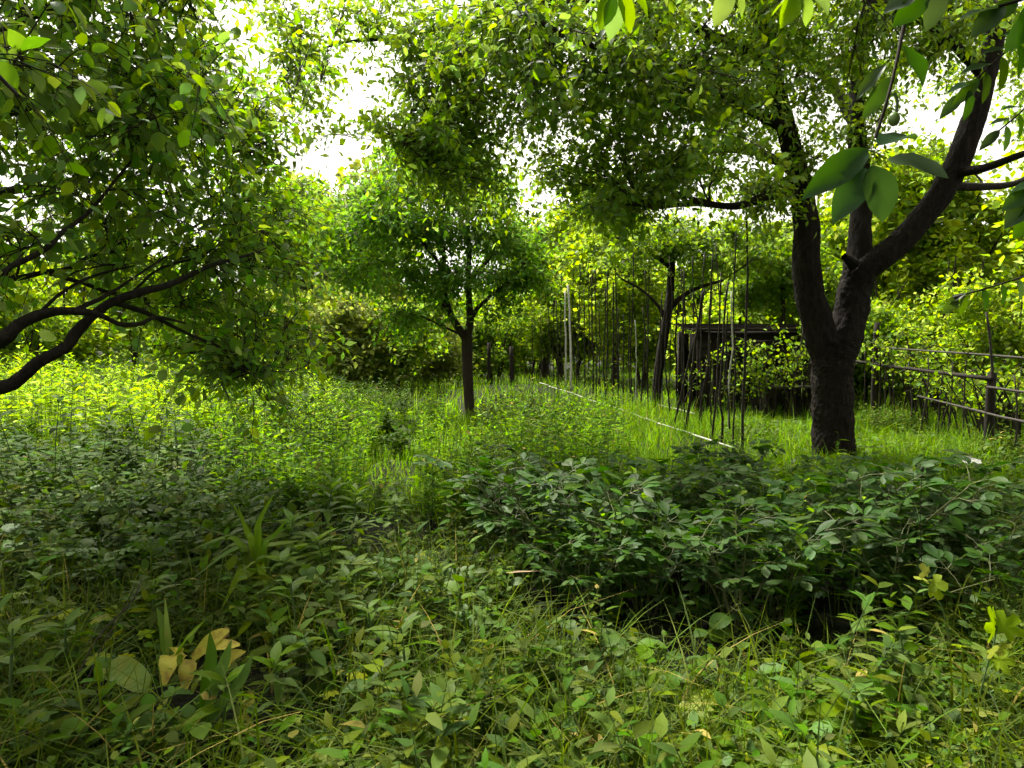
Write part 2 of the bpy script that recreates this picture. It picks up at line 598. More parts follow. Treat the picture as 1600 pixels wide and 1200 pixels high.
def crown(limbs, blobs, n_clump, n_twig, n_leaf, leaf_len, rg, sigma=.30, twig_max=.9, droop=.25, shell=.5, r_sec=.02, sec_sides=5,
          flat=.55, blade=.0, twig_r=.004, leaf_sd=.2):
    """limbs: list of (K,4) arrays. returns twig mesh parts and leaf arrays"""
    nodes_, ndir, nr = [], [], []
    for L in limbs:
        Q = smooth_line(L, 24)
        d = np.gradient(Q[:, :3], axis=0)
        nodes_.append(Q[5:, :3]); ndir.append(unit(d)[5:]); nr.append(Q[5:, 3])
    nodes_, ndir, nr = np.concatenate(nodes_), np.concatenate(ndir), np.concatenate(nr)
    C = blob_points(blobs, n_clump, rg, shell)
    dist = np.linalg.norm(C[:, None] - nodes_[None], axis=2)
    dist = dist + .6 * np.maximum(0, nodes_[None, :, 2] - C[:, None, 2])      # prefer to grow up and out
    k = dist.argmin(1)
    A, Ad = nodes_[k], ndir[k]
    K = 8
    u = np.linspace(0, 1, K)[None, :, None]
    ln = np.linalg.norm(C - A, axis=1)[:, None, None]
    mid = A[:, None] + (Ad[:, None] * .35 + UP * .12) * ln
    sec = (1 - u) ** 2 * A[:, None] + 2 * u * (1 - u) * mid + u ** 2 * C[:, None]
    sec = sec + np.cumsum(rg.normal(0, .022, sec.shape), 1) * u * np.minimum(ln, 1.6)
    r0 = np.minimum(nr[k] * .6, r_sec * (.4 + .5 * ln[:, 0, 0]))[:, None]
    srad = np.maximum(r0 * (1 - .82 * u[:, :, 0]), .0035)
    Vt = [tubes(sec, srad, sec_sides)]
    # twigs
    ci = np.repeat(np.arange(n_clump), n_twig)
    n = len(ci)
    tp = sec[ci, -1] + rg.normal(0, sigma, (n, 3)) * np.array([1, 1, flat + .2])
    j = rg.integers(3, K, n)
    B = sec[ci, j]
    v = tp - B
    l = np.linalg.norm(v, axis=1, keepdims=True)
    v = v / np.maximum(l, 1e-6) * np.clip(l, .15, twig_max)
    l = np.linalg.norm(v, axis=1, keepdims=True)
    K2 = 5
    u2 = np.linspace(0, 1, K2)[None, :, None]
    tw = B[:, None] + v[:, None] * u2 + UP * (l[:, None] * (.25 * u2 - (.25 + droop) * u2 ** 2)) + np.cumsum(rg.normal(0, .018, (n, K2, 3)), 1) * u2
    trad = np.repeat(np.linspace(1, .35, K2)[None], n, 0) * twig_r
    Vt.append(tubes(tw, trad, 3))
    # leaves
    m = n * n_leaf
    ti = np.repeat(np.arange(n), n_leaf)
    s = np.tile((np.arange(n_leaf) + .6) / n_leaf, n) ** .8 * (K2 - 1.001)
    s = np.clip(s + rg.normal(0, .2, m), 0.3, K2 - 1.001)
    i0 = s.astype(int); f = (s - i0)[:, None]
    P = tw[ti, i0] * (1 - f) + tw[ti, i0 + 1] * f
    tg = unit(tw[ti, i0 + 1] - tw[ti, i0])
    side = unit(np.cross(tg, rg.normal(size=(m, 3))))
    D = unit(tg * .55 + side * .9 + np.array([0, 0, -droop]) * .8)
    S = leaf_len * np.clip(rg.normal(1, leaf_sd, m), .5, 1.6)
    P = P + D * (S * .25)[:, None]
    cc = np.average(np.array([b[0] for b in blobs]), axis=0)
    outw = unit((P - cc) * np.array([1, 1, .3]))
    Nn = unit(UP * flat + rg.normal(0, .42, (m, 3)) + side * .15 + outw * .45)
    return Vt, (P, D, Nn, S)


def in_view(P, pad=30):
    x, y, d = to_px(P)
    return (d > .1) & (x > -pad) & (x < 1600 + pad) & (y > -pad) & (y < 1200 + pad), x, y, d


LEAF_MESH = {}


def leaf_parts(root, arr, tmpl, key, mat, n, wf=None):
    """the n leaves that show largest become parts of their own; returns mask of the rest"""
    P, D, Nn, S = arr
    vis, x, y, d = in_view(P, 0)
    score = np.where(vis, S / np.maximum(d, .1) * np.abs((unit(CAM_A - P) * Nn).sum(1)).clip(.25, 1), 0)
    top = np.argsort(-score)[:n]
    if key not in LEAF_MESH:
        LEAF_MESH[key] = make_mesh(key, tmpl[0], tmpl[1], [mat])
    base = np.array(root.location)
    for i in top:
        o = link('leaf', LEAF_MESH[key], root)
        o.matrix_basis = frame_mat(P[i] - base, D[i], Nn[i], S[i])
    keep = np.ones(len(P), bool)
    keep[top] = False
    return keep


CAM_A = np.array([0, 0, 1.5])


def build_crown_mesh(root, name, Vt, arr, keep, leafm, twigm, near_t, far_t, near_d, cam_cull=.0):
    P, D, Nn, S = [a[keep] for a in arr]
    base = np.array(root.location)
    d = np.linalg.norm(P - CAM_A, axis=1)
    if cam_cull:
        ok = d > cam_cull
        P, D, Nn, S, d = P[ok], D[ok], Nn[ok], S[ok], d[ok]
    mb = MB()
    for V, T in Vt:
        mb.add((V - base, T), 1)
    a = d < near_d
    W = rng.uniform(.65, 1.05, len(P))
    if a.any():
        mb.add(scatter(near_t, P[a] - base, D[a], Nn[a], S[a], W[a]), 0)
    if (~a).any():
        mb.add(scatter(far_t, P[~a] - base, D[~a], Nn[~a], S[~a], W[~a]), 0)
    return link(name, mb.mesh(name, [leafm, twigm]), root, 'stuff')


def L4(spec, Y0=None):
    """limb from (px, py, Y, width_px) rows"""
    out = []
    for px, py, Y, wpx in spec:
        p = at(px, py, Y)
        out.append([*p, wpx / F * Y / 2])
    return np.array(out)

# ================================================================== ground
def build_ground():
    xs = np.concatenate([-np.geomspace(200, 12, 14), np.linspace(-11, 11, 111), np.geomspace(12, 200, 14)])
    ys = np.concatenate([-np.geomspace(200, 4, 14), np.linspace(-3.5, 22, 128), np.geomspace(23, 300, 16)])
    X, Y = np.meshgrid(xs, ys)
    Z = gz(X, Y) + .012 * np.sin(11 * X + 3 * Y) * np.sin(9 * Y - 2 * X)
    V = np.stack([X, Y, Z], -1).reshape(-1, 3)
    nx, ny = len(xs), len(ys)
    i = np.arange(nx * ny).reshape(ny, nx)
    a, b, c, d = i[:-1, :-1].ravel(), i[:-1, 1:].ravel(), i[1:, 1:].ravel(), i[1:, :-1].ravel()
    T = np.concatenate([np.stack([a, b, c], 1), np.stack([a, c, d], 1)])
    m = bpy.data.materials.new('soil_and_litter')
    t, N, L = nodes(m)
    out = N.new('ShaderNodeOutputMaterial'); p = N.new('ShaderNodeBsdfPrincipled')
    p.inputs['Roughness'].default_value = .95; p.inputs['Specular IOR Level'].default_value = .15
    tc = N.new('ShaderNodeTexCoord')
    n1 = N.new('ShaderNodeTexNoise'); n1.inputs['Scale'].default_value = 1.3; n1.inputs['Detail'].default_value = 7
    n2 = N.new('ShaderNodeTexNoise'); n2.inputs['Scale'].default_value = 28; n2.inputs['Detail'].default_value = 6
    L.new(tc.outputs['Object'], n1.inputs['Vector']); L.new(tc.outputs['Object'], n2.inputs['Vector'])
    r1 = N.new('ShaderNodeValToRGB')
    e = r1.color_ramp.elements
    e[0].position = .38; e[0].color = (.009, .007, .005, 1); e[1].position = .62; e[1].color = (.011, .016, .006, 1)
    r2 = N.new('ShaderNodeValToRGB')
    e = r2.color_ramp.elements
    e[0].position = .35; e[0].color = (.5, .5, .5, 1); e[1].position = .75; e[1].color = (1.5, 1.4, 1.2, 1)
    L.new(n1.outputs['Fac'], r1.inputs[0]); L.new(n2.outputs['Fac'], r2.inputs[0])
    mx = N.new('ShaderNodeMix'); mx.data_type = 'RGBA'; mx.blend_type = 'MULTIPLY'; mx.inputs['Factor'].default_value = 1
    L.new(r1.outputs[0], mx.inputs['A']); L.new(r2.outputs[0], mx.inputs['B'])
    L.new(mx.outputs['Result'], p.inputs['Base Color'])
    b_ = N.new('ShaderNodeBump'); b_.inputs['Strength'].default_value = .8; b_.inputs['Distance'].default_value = .03
    L.new(n2.outputs['Fac'], b_.inputs['Height']); L.new(b_.outputs[0], p.inputs['Normal'])
    L.new(p.outputs[0], out.inputs['Surface'])
    o = link('ground', make_mesh('ground', V, T, [m]))
    tag(o, 'dark soil and leaf litter beneath the overgrown garden', None, None, 'structure')


build_ground()


def B(px, py, Y, rx, ry, rz, wt=1.0):
    return (at(px, py, Y), np.array([rx, ry, rz], float), wt)


# ================================================================== main tree with three limbs (right)
def main_tree():
    rg = np.random.default_rng(11)
    Y = 9.4
    base = at(1302, 722, Y)
    root = thing('orchard_tree', 'thick dark orchard tree forking into three heavy limbs beside the fence', 'tree', base)
    bs = np.array(root.location)
    trunk = L4([(1304, 745, Y, 72), (1303, 715, Y, 65), (1302, 660, Y, 61), (1300, 600, Y, 61), (1300, 560, Y, 63), (1300, 535, Y, 67)])
    limbs = [
        L4([(1298, 585, Y, 44), (1284, 530, Y, 48), (1268, 470, Y, 44), (1261, 420, Y, 42), (1259, 350, Y, 38), (1247, 275, Y, 32), (1226, 190, Y - .2, 28), (1200, 80, Y - .4, 24), (1185, 0, Y - .5, 20), (1150, -110, Y - .6, 13)]),
        L4([(1304, 585, Y, 46), (1320, 530, Y + .05, 50), (1331, 470, Y + .1, 50), (1340, 425, Y + .1, 44), (1344, 370, Y + .15, 33), (1346, 290, Y + .3, 30), (1338, 190, Y + .5, 25), (1345, 80, Y + .7, 20), (1370, -60, Y + .9, 14)]),
        L4([(1335, 455, Y + .05, 34), (1355, 418, Y, 40), (1395, 390, Y - .05, 38), (1445, 335, Y - .1, 36), (1485, 275, Y - .15, 36), (1515, 205, Y - .2, 34), (1540, 120, Y - .2, 30), (1562, 20, Y - .2, 26), (1580, -100, Y - .2, 18)]),
        # side branches
        L4([(1250, 300, Y, 16), (1205, 305, Y - .3, 14), (1150, 322, Y - .6, 11), (1090, 318, Y - 1, 9), (1020, 325, Y - 1.3, 6)]),
        L4([(1228, 200, Y - .2, 20), (1160, 165, Y - .7, 17), (1080, 130, Y - 1.2, 14), (1000, 105, Y - 1.7, 11), (900, 60, Y - 2.1, 8), (830, 30, Y - 2.3, 5)]),
        L4([(1205, 100, Y - .4, 20), (1120, 60, Y - .4, 17), (1010, 20, Y - .2, 15), (880, 0, Y, 13), (760, 20, Y - .2, 10), (680, 45, Y - .5, 8), (600, 60, Y - .7, 6), (520, 70, Y - .7, 4), (450, 110, Y - .6, 3)]),
        L4([(760, 20, Y - .2, 7), (690, 90, Y - .8, 6), (650, 160, Y - 1.1, 4), (620, 220, Y - 1.2, 3)]),
        L4([(1487, 272, Y - .15, 17), (1540, 262, Y - .6, 13), (1600, 240, Y - 1, 10), (1680, 215, Y - 1.4, 7)]),
        L4([(1475, 290, Y - .15, 15), (1530, 292, Y + .3, 12), (1590, 285, Y + .8, 9), (1650, 250, Y + 1.2, 6)]),
        L4([(1540, 120, Y - .2, 18), (1480, 60, Y - .8, 14), (1420, 20, Y - 1.5, 11), (1350, 0, Y - 2.2, 8)]),
        L4([(1340, 200, Y + .5, 18), (1290, 120, Y + 1.2, 14), (1220, 70, Y + 2, 11), (1120, 60, Y + 2.8, 8)]),
        L4([(1247, 275, Y, 15), (1190, 240, Y + .6, 13), (1120, 235, Y + 1.1, 10), (1040, 250, Y + 1.5, 8), (960, 265, Y + 1.8, 5)]),
    ]
    t0 = trunk.copy(); t0[:, :3] -= bs
    link('trunk', limb_mesh('orchard_trunk', t0, M['bark'], 110, 64, .028, .22, 3), root)
    for i, Lm in enumerate(limbs):
        q = Lm.copy(); q[:, :3] -= bs
        link('limb', limb_mesh('orchard_limb', q, M['bark'], 130 if i < 3 else 40, 40 if i < 3 else 9, .038, 0, 20 + i), root)
    # snag where a limb broke off
    q = L4([(1334, 414, Y - .12, 20), (1325, 405, Y - .2, 15), (1319, 400, Y - .25, 9)]); q[:, :3] -= bs
    link('broken_stub', limb_mesh('broken_stub', q, M['bark'], 8, 9, .12, 0, 9), root)
    blobs = [
        B(770, 140, 8.0, 1.35, 1.6, 1.15), B(960, 150, 7.6, 1.6, 1.8, 1.2, 1.1), B(1150, 110, 8.5, 1.9, 2.0, 1.4),
        B(1330, 60, 9.0, 1.7, 2.0, 1.3), B(1480, 90, 9.8, 1.1, 1.2, .9, 1.0), B(1580, 130, 10.2, .7, .8, .9, 1.2), B(1030, 300, 9.6, 1.6, 1.4, .65, 1.25), B(880, 300, 9.2, .9, 1, .45, 1.2),
        B(740, 270, 7.6, .85, .9, .42, 1.0), B(560, 25, 8.6, 1.0, .9, .45, 1.1), B(450, 120, 8.8, .40, .5, .6, 5.0), B(525, 110, 8.6, .5, .5, .35, 2.5), B(430, 20, 8.8, .4, .6, .4, 3.0), B(670, 210, 8.2, .6, .8, .5, 1.6), B(640, 100, 8.4, .5, .8, .5, 2.0), B(610, 180, 8.4, .45, .6, .5, 1.0), B(820, 230, 8.2, .8, .9, .7, 1.6), B(850, 90, 7.8, .9, .9, .7, 1.4), B(1440, 190, 10.2, .6, .7, .5, 1.3), B(500, 190, 8.8, .25, .3, .3, 5.0),
        B(1190, 270, 9.2, .9, 1.2, .6, 1.1), B(1000, -120, 9, 3.2, 2.6, 1.2, .8), B(1300, -170, 9, 2.6, 2.4, 1.1, .8),
        B(1580, 300, 9.4, .6, .8, .25, .5), B(1330, 200, 9.6, 1.0, 1.0, .6, .8), B(680, 40, 8.3, .9, 1, .6, .8),
    ]
    Vt, arr = crown(limbs, blobs, 370, 21, 10, .088, rg, sigma=.33, twig_max=.75, droop=.22, shell=.5, r_sec=.024)
    keep = leaf_parts(root, arr, L_OVH, 'orchard_leaf', M['cherry'], 300)
    Vt = [(V, T) for V, T in Vt]
    build_crown_mesh(root, 'crown', Vt, arr, keep, M['cherry'], M['twig'], L_OV, L_DIA, 7.6)


main_tree()


# ================================================================== apple tree reaching in from the left
def apple_tree():
    rg = np.random.default_rng(5)
    X0, Y0 = -4.3, 4.1
    root = thing('apple_tree', 'spreading apple tree with dark crooked low boughs reaching over the meadow edge', 'tree', (X0, Y0, float(gz(X0, Y0))))
    bs = np.array(root.location)
    tr = np.array([[X0, Y0, -.1, .17], [X0 + .02, Y0, .4, .15], [X0 + .06, Y0 + .02, .85, .14], [X0 + .05, Y0, 1.5, .11], [X0 + .2, Y0, 2.3, .085], [X0 + .3, Y0 + .2, 3.2, .06]])
    J = np.array([X0 + .05, Y0, .85])
    J2 = np.array([X0 + .06, Y0, 1.3])
    J3 = np.array([X0 + .2, Y0, 2.2])

    def lm(j, r, spec):
        return np.vstack([[*j, r], L4(spec)])
    limbs = [
        lm(J, .06, [(-150, 640, 4.0, 24), (0, 607, 3.9, 20), (30, 592, 3.9, 20), (58, 568, 3.9, 18), (103, 543, 3.95, 17), (122, 516, 4.0, 17), (147, 491, 4.05, 15), (176, 472, 4.1, 14), (220, 456, 4.2, 13), (268, 443, 4.4, 10), (330, 415, 4.7, 7), (400, 395, 5.1, 4)]),
        lm(J2, .06, [(-130, 590, 3.7, 26), (0, 530, 3.7, 22), (32, 506, 3.75, 19), (78, 488, 3.8, 15), (125, 486, 3.85, 12), (156, 492, 3.9, 9), (187, 506, 4.0, 8), (219, 506, 4.2, 7), (245, 496, 4.4, 5), (290, 505, 4.7, 3)]),
        lm(J2, .04, [(-90, 450, 4.3, 12), (0, 437, 4.3, 9), (31, 434, 4.3, 9), (72, 425, 4.4, 8), (109, 419, 4.5, 7), (140, 401, 4.6, 6), (190, 391, 4.8, 5), (260, 375, 5.1, 4), (330, 340, 5.5, 3)]),
        lm(J2, .04, [(-80, 470, 3.5, 11), (0, 428, 3.5, 9), (19, 416, 3.5, 9), (47, 403, 3.55, 9), (78, 384, 3.6, 8), (96, 365, 3.7, 7), (140, 330, 3.9, 6), (190, 270, 4.1, 4), (250, 200, 4.3, 3)]),
        L4([(76, 427, 4.4, 7), (125, 441, 4.5, 7), (172, 457, 4.6, 6), (205, 464, 4.8, 5), (260, 470, 5.1, 3)]),
        L4([(176, 472, 4.1, 9), (230, 490, 4.4, 7), (290, 520, 4.7, 5), (350, 545, 4.9, 4), (400, 575, 5.0, 3)]),
        L4([(150, 489, 4.05, 6), (200, 462, 4.3, 5), (250, 420, 4.6, 4), (320, 400, 5.0, 3)]),
        L4([(60, 490, 3.8, 6), (100, 455, 3.9, 5), (150, 430, 4.1, 4), (210, 415, 4.4, 3)]),
        L4([(110, 487, 3.83, 8), (140, 474, 3.9, 7), (165, 462, 4.0, 6), (200, 440, 4.2, 4), (260, 400, 4.5, 3)]),
        lm(J3, .05, [(-150, 250, 4.2, 20), (-40, 190, 4.4, 17), (70, 160, 4.7, 14), (170, 150, 5.0, 10), (270, 170, 5.3, 7), (360, 230, 5.6, 4)]),
        lm(J3, .05, [(-160, 180, 4.0, 20), (-60, 80, 3.9, 15), (40, 30, 3.9, 11), (140, 0, 4.0, 8), (260, -10, 4.2, 5)]),
        lm(J3, .045, [(-140, 330, 4.6, 17), (0, 300, 5.2, 13), (120, 290, 5.8, 10), (250, 300, 6.3, 7), (380, 330, 6.6, 4)]),
        lm(J3, .045, [(-260, 100, 3.2, 20), (-150, 60, 2.7, 15), (-40, 90, 2.5, 8), (30, 150, 2.5, 5)]),
        np.array([[X0 + .3, Y0 + .2, 3.1, .05], [X0 + .5, Y0 + .5, 4.0, .035], [X0 + 1.0, Y0 + .7, 4.8, .02]]),
        np.array([[X0 + .2, Y0, 2.4, .05], [X0 - .6, Y0 - .3, 3.2, .035], [X0 - 1.4, Y0 - .5, 3.8, .02]]),
    ]
    t0 = tr.copy(); t0[:, :3] -= bs
    link('trunk', limb_mesh('apple_trunk', t0, M['barkapple'], 40, 18, .05, .2, 2), root)
    for i, Lm in enumerate(limbs):
        q = Lm.copy(); q[:, :3] -= bs
        link('limb', limb_mesh('apple_limb', q, M['barkapple'], 60, 9, .07, 0, 40 + i), root)
    blobs = [
        B(40, 110, 4.0, 1.25, 1.2, 1.15, 1.1), B(230, 320, 5.2, .85, 1.0, .6, 1.5), B(380, 450, 5.6, .52, .8, .45, 5), B(190, 120, 4.7, .85, 1.1, .9, 1.1),
        B(-200, 150, 4.0, 1.6, 1.8, 1.4, .45), B(350, 560, 4.9, .30, .4, .20, 16), B(420, 330, 6.2, .5, .8, .45, 3.5), B(20, 190, 3.1, .35, .4, .5, 2),
        B(330, 210, 5.6, .55, .7, .5, 2.0), B(80, 330, 4.6, .7, .8, .3, 1.2), B(460, 450, 6.6, .28, .5, .5, 6), B(270, 40, 4.8, .45, .8, .6, 3.5), B(350, 170, 5.8, .5, .6, .4, 3.0), B(100, -120, 4.5, 1.6, 1.6, .8, .7),
        B(200, 400, 6.0, .8, .6, .3, 1.0), B(290, 470, 5.2, .35, .5, .28, 3), B(60, 420, 6.5, .9, .6, .5, .7), B(-120, 60, 7.0, 1.6, 1.4, .9, .4), B(60, -230, 5.5, 2.4, 2.2, .7, .8),
    ]
    Vt, arr = crown(limbs, blobs, 295, 17, 6, .078, rg, sigma=.29, twig_max=.6, droop=.30, shell=.5, r_sec=.020, flat=.5)
    keep = leaf_parts(root, arr, L_OVH, 'apple_leaf', M['apple'], 300)
    build_crown_mesh(root, 'crown', Vt, arr, keep, M['apple'], M['twig'], L_OV, L_DIA, 5.0, cam_cull=1.5)


apple_tree()


# ================================================================== young tree in the middle
def young_tree():
    rg = np.random.default_rng(21)
    Y = 14.6
    base = at(735, 655, Y)
    base[2] = float(gz(base[0], base[1]))
    root = thing('young_tree', 'slender young tree with forked trunk and low rounded crown amid the lawn', 'tree', base)
    bs = np.array(root.location)
    trunk = L4([(737, 668, Y, 18), (735, 645, Y, 16), (732, 610, Y, 16), (731, 570, Y, 16.5), (730, 545, Y, 17.5), (729, 522, Y, 18)])
    limbs = [
        L4([(729, 530, Y, 13), (714, 508, Y, 12), (702, 485, Y, 10), (695, 455, Y, 8), (694, 410, Y, 6), (690, 350, Y + .1, 5), (680, 290, Y + .1, 3)]),
        L4([(730, 530, Y, 13), (735, 500, Y, 12), (733, 470, Y, 10), (732, 430, Y, 8), (733, 380, Y, 7), (728, 310, Y, 5), (720, 240, Y, 3)]),
        L4([(735, 498, Y, 9), (748, 480, Y - .1, 7), (775, 455, Y - .2, 5), (810, 430, Y - .3, 3)]),
        L4([(728, 528, Y - .1, 5), (710, 518, Y - .2, 4), (688, 508, Y - .3, 3), (650, 490, Y - .4, 2)]),
        L4([(702, 485, Y, 7), (670, 455, Y + .2, 6), (620, 420, Y + .4, 4), (560, 390, Y + .5, 2)]),
        L4([(733, 440, Y, 6), (770, 400, Y + .6, 5), (820, 360, Y + .9, 3)]),
        L4([(694, 420, Y, 6), (650, 370, Y - .5, 5), (590, 330, Y - .8, 3)]),
    ]
    t0 = trunk.copy(); t0[:, :3] -= bs
    link('trunk', limb_mesh('young_trunk', t0, M['barkyoung'], 30, 14, .05, .1, 2), root)
    for i, Lm in enumerate(limbs):
        q = Lm.copy(); q[:, :3] -= bs
        link('limb', limb_mesh('young_limb', q, M['barkyoung'], 30, 8, .05, 0, 60 + i), root)
    blobs = [B(690, 300, Y, 1.5, 1.6, .5, 1.2), B(620, 360, Y - .3, 1.7, 1.4, .35, 1.4), B(770, 370, Y, 1.5, 1.4, .38, 1.3), B(690, 430, Y - .4, 1.9, 1.3, .32, 1.5), B(560, 430, Y, 1.1, 1.0, .32, 1.3), B(830, 440, Y - .1, .8, .8, .32, 1.4),
             B(660, 240, Y + .3, 1.2, 1.2, .45, 1.2), B(560, 300, Y + .5, 1.0, 1.0, .4, 1.1), B(500, 370, Y + .6, .7, .8, .4, 1.2), B(620, 495, Y - .2, 1.0, .8, .22, 1.6), B(790, 490, Y - .2, .6, .6, .18, 1.2), B(760, 280, Y + .2, .9, 1, .4, 1.0), B(700, 200, Y + .5, .8, .8, .3, 1.0)]
    Vt, arr = crown(limbs, blobs, 235, 16, 7, .115, rg, sigma=.34, twig_max=.7, droop=.25, shell=.5, r_sec=.012)
    build_crown_mesh(root, 'crown', Vt, arr, np.ones(len(arr[0]), bool), M['young'], M['twig'], L_OV, L_DIA, 12.5)


young_tree()


# ================================================================== tree over the camera, its sprays hang into view
def overhang_tree():
    rg = np.random.default_rng(31)
    X0, Y0 = 2.3, -1.2
    root = thing('cherry_tree', 'cherry tree hanging large glossy leaves and a green fruit into view', 'tree', (X0, Y0, float(gz(X0, Y0))))
    bs = np.array(root.location)
    tr = np.array([[X0, Y0, -.1, .16], [X0, Y0, .8, .13], [X0 - .05, Y0 + .05, 1.8, .115], [X0 - .1, Y0 + .1, 2.6, .09]])
    J = np.array([X0 - .1, Y0 + .1, 2.5])

    def lm(j, r, pts):
        return np.vstack([[*j, r], np.array(pts)])
    limbs = [
        lm(J, .07, [[2.1, -.3, 3.1, .05], [1.7, .5, 3.4, .04], [1.2, 1.2, 3.45, .025], [.85, 1.7, 3.3, .012]]),
        lm(J, .06, [[2.6, -.2, 3.0, .045], [2.6, .7, 3.1, .035], [2.3, 1.5, 3.0, .02], [2.0, 2.1, 2.8, .01]]),
        lm(J, .06, [[1.6, -1.0, 3.3, .045], [.6, -.5, 3.7, .035], [-.4, .3, 3.8, .025], [-1.2, 1.2, 3.8, .012]]),
        lm(J, .06, [[1.9, -1.6, 3.3, .045], [.8, -2.2, 3.8, .03], [-.5, -2.4, 4.0, .015]]),
        lm(J, .05, [[3.0, -1.5, 3.2, .04], [3.8, -1.0, 3.7, .02]]),
    ]
    t0 = tr.copy(); t0[:, :3] -= bs
    link('trunk', limb_mesh('cherry_trunk', t0, M['bark'], 30, 16, .05, .2, 2), root)
    for i, Lm in enumerate(limbs):
        q = Lm.copy(); q[:, :3] -= bs
        link('limb', limb_mesh('cherry_limb', q, M['bark'], 40, 9, .06, 0, 80 + i), root)
    # overhead crown, unseen above the camera, shaped to shade the foreground
    blobs = [(np.array([1.9, .9, 3.2]), np.array([1.3, 1.0, .45]), 1), (np.array([1.3, -1.6, 3.2]), np.array([1.6, 1.5, .7]), .9),
             (np.array([3.2, .8, 3.2]), np.array([1.3, 1.4, .6]), 1), (np.array([1.8, 2.6, 4.0]), np.array([1.6, 1.1, .4]), 1), (np.array([2.8, 3.6, 4.6]), np.array([1.6, 1.3, .5]), 1)]
    Vt, arr = crown(limbs, blobs, 210, 22, 10, .12, rg, sigma=.28, twig_max=.6, droop=.3, r_sec=.012)
    vis, x, y, d = in_view(arr[0], 60)
    build_crown_mesh(root, 'crown', Vt[:1], arr, ~vis, M['overhang'], M['twig'], L_DIA, L_DIA, 9)
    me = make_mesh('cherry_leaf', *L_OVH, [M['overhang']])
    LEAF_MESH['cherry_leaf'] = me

    lit = make_mesh('backlit_cherry_leaf', *L_OVH, [M['overlit']])  # same leaf shape in the painted backlit colour

    def spray(path, leaves, rad=.0028, bright=False):
        """path (px,py,Y) rows; leaves rows: (px,py,Y base, px,py,Y tip, roll)"""
        p = np.array([at(*q) for q in path]) - bs
        L = np.hstack([p, np.linspace(rad * 1.6, rad * .6, len(p))[:, None]])
        tw = link('twig', limb_mesh('cherry_twig', L, M['twig'], 24, 6, .05), root)
        for bx, by, bY, tx, ty, tY, face, *wd in leaves:
            a, b = at(bx, by, bY) - bs, at(tx, ty, tY) - bs
            d = b - a
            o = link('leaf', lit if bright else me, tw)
            o.matrix_basis = frame_mat(a, d, np.array([.15, -math.sin(face), math.cos(face)]), np.linalg.norm(d), wd[0] if wd else .85)
        return tw
    # big dangling spray in front of the trunk
    spray([(1430, -40, 1.5), (1412, 40, 1.45), (1400, 100, 1.42), (1385, 160, 1.4), (1368, 215, 1.4)],
          [(1386, 248, 1.4, 1486, 262, 1.32, .95, .85), (1357, 232, 1.4, 1262, 300, 1.36, 1.15, .55), (1352, 262, 1.4, 1308, 338, 1.35, .8, .7), (1362, 258, 1.38, 1390, 342, 1.36, 1.35, 1.15),
           (1372, 228, 1.42, 1434, 196, 1.5, .35, .6), (1345, 240, 1.42, 1268, 306, 1.45, 1.2, .5), (1348, 246, 1.45, 1314, 272, 1.47, 1.0, .8),
           (1392, 120, 1.44, 1352, 182, 1.44, 1.2, .6), (1385, 100, 1.44, 1336, 150, 1.45, .7, .5), (1410, 70, 1.44, 1452, 122, 1.5, .4, .6)])
    # fruit on its stalk
    st = np.array([at(1397, 145, 1.4), at(1402, 158, 1.4), at(1400, 176, 1.4)]) - bs
    fs = link('fruit_stalk', limb_mesh('fruit_stalk', np.hstack([st, np.full((3, 1), .0016)]), M['stem'], 10, 5, 0), root)
    th = np.linspace(0, math.pi, 12)
    prof = np.stack([np.sin(th) * .0115, np.zeros(12), -np.cos(th) * .0135], 1)
    c = at(1397, 186, 1.4) - bs
    V = []
    for k in range(14):
        a = k / 14 * 2 * math.pi
        V.append(np.stack([prof[:, 0] * math.cos(a) * (1 - .08 * max(0, math.cos(a))), prof[:, 0] * math.sin(a), prof[:, 2]], 1))
    V = np.concatenate(V) + c
    T = []
    for k in range(14):
        for i in range(11):
            a, b = k * 12 + i, (k + 1) % 14 * 12 + i
            T += [(a, b, b + 1), (a, b + 1, a + 1)]
    link('fruit', make_mesh('fruit', V, np.array(T), [M['fruit']]), root)
    # leaves along the top edge, backlight painted into their colour
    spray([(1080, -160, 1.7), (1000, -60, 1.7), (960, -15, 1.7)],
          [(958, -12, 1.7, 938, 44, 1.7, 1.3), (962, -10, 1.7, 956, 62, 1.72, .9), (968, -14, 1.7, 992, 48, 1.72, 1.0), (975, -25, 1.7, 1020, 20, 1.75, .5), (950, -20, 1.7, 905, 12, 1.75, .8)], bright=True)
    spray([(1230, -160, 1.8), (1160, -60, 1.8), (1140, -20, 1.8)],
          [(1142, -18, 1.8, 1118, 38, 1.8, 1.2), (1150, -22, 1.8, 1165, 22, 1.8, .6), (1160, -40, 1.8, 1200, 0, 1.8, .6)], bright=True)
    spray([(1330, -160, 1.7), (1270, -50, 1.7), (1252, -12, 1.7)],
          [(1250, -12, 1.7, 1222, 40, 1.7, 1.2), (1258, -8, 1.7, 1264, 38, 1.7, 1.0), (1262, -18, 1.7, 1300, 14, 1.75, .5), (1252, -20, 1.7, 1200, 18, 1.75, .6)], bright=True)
    spray([(1560, -120, 1.3), (1500, -50, 1.3), (1440, -15, 1.3)],
          [(1450, -12, 1.3, 1400, 38, 1.3, 1.4), (1470, -20, 1.3, 1452, 45, 1.3, .7), (1490, -30, 1.3, 1500, 18, 1.3, .3), (1440, -15, 1.3, 1382, 12, 1.3, .9)])
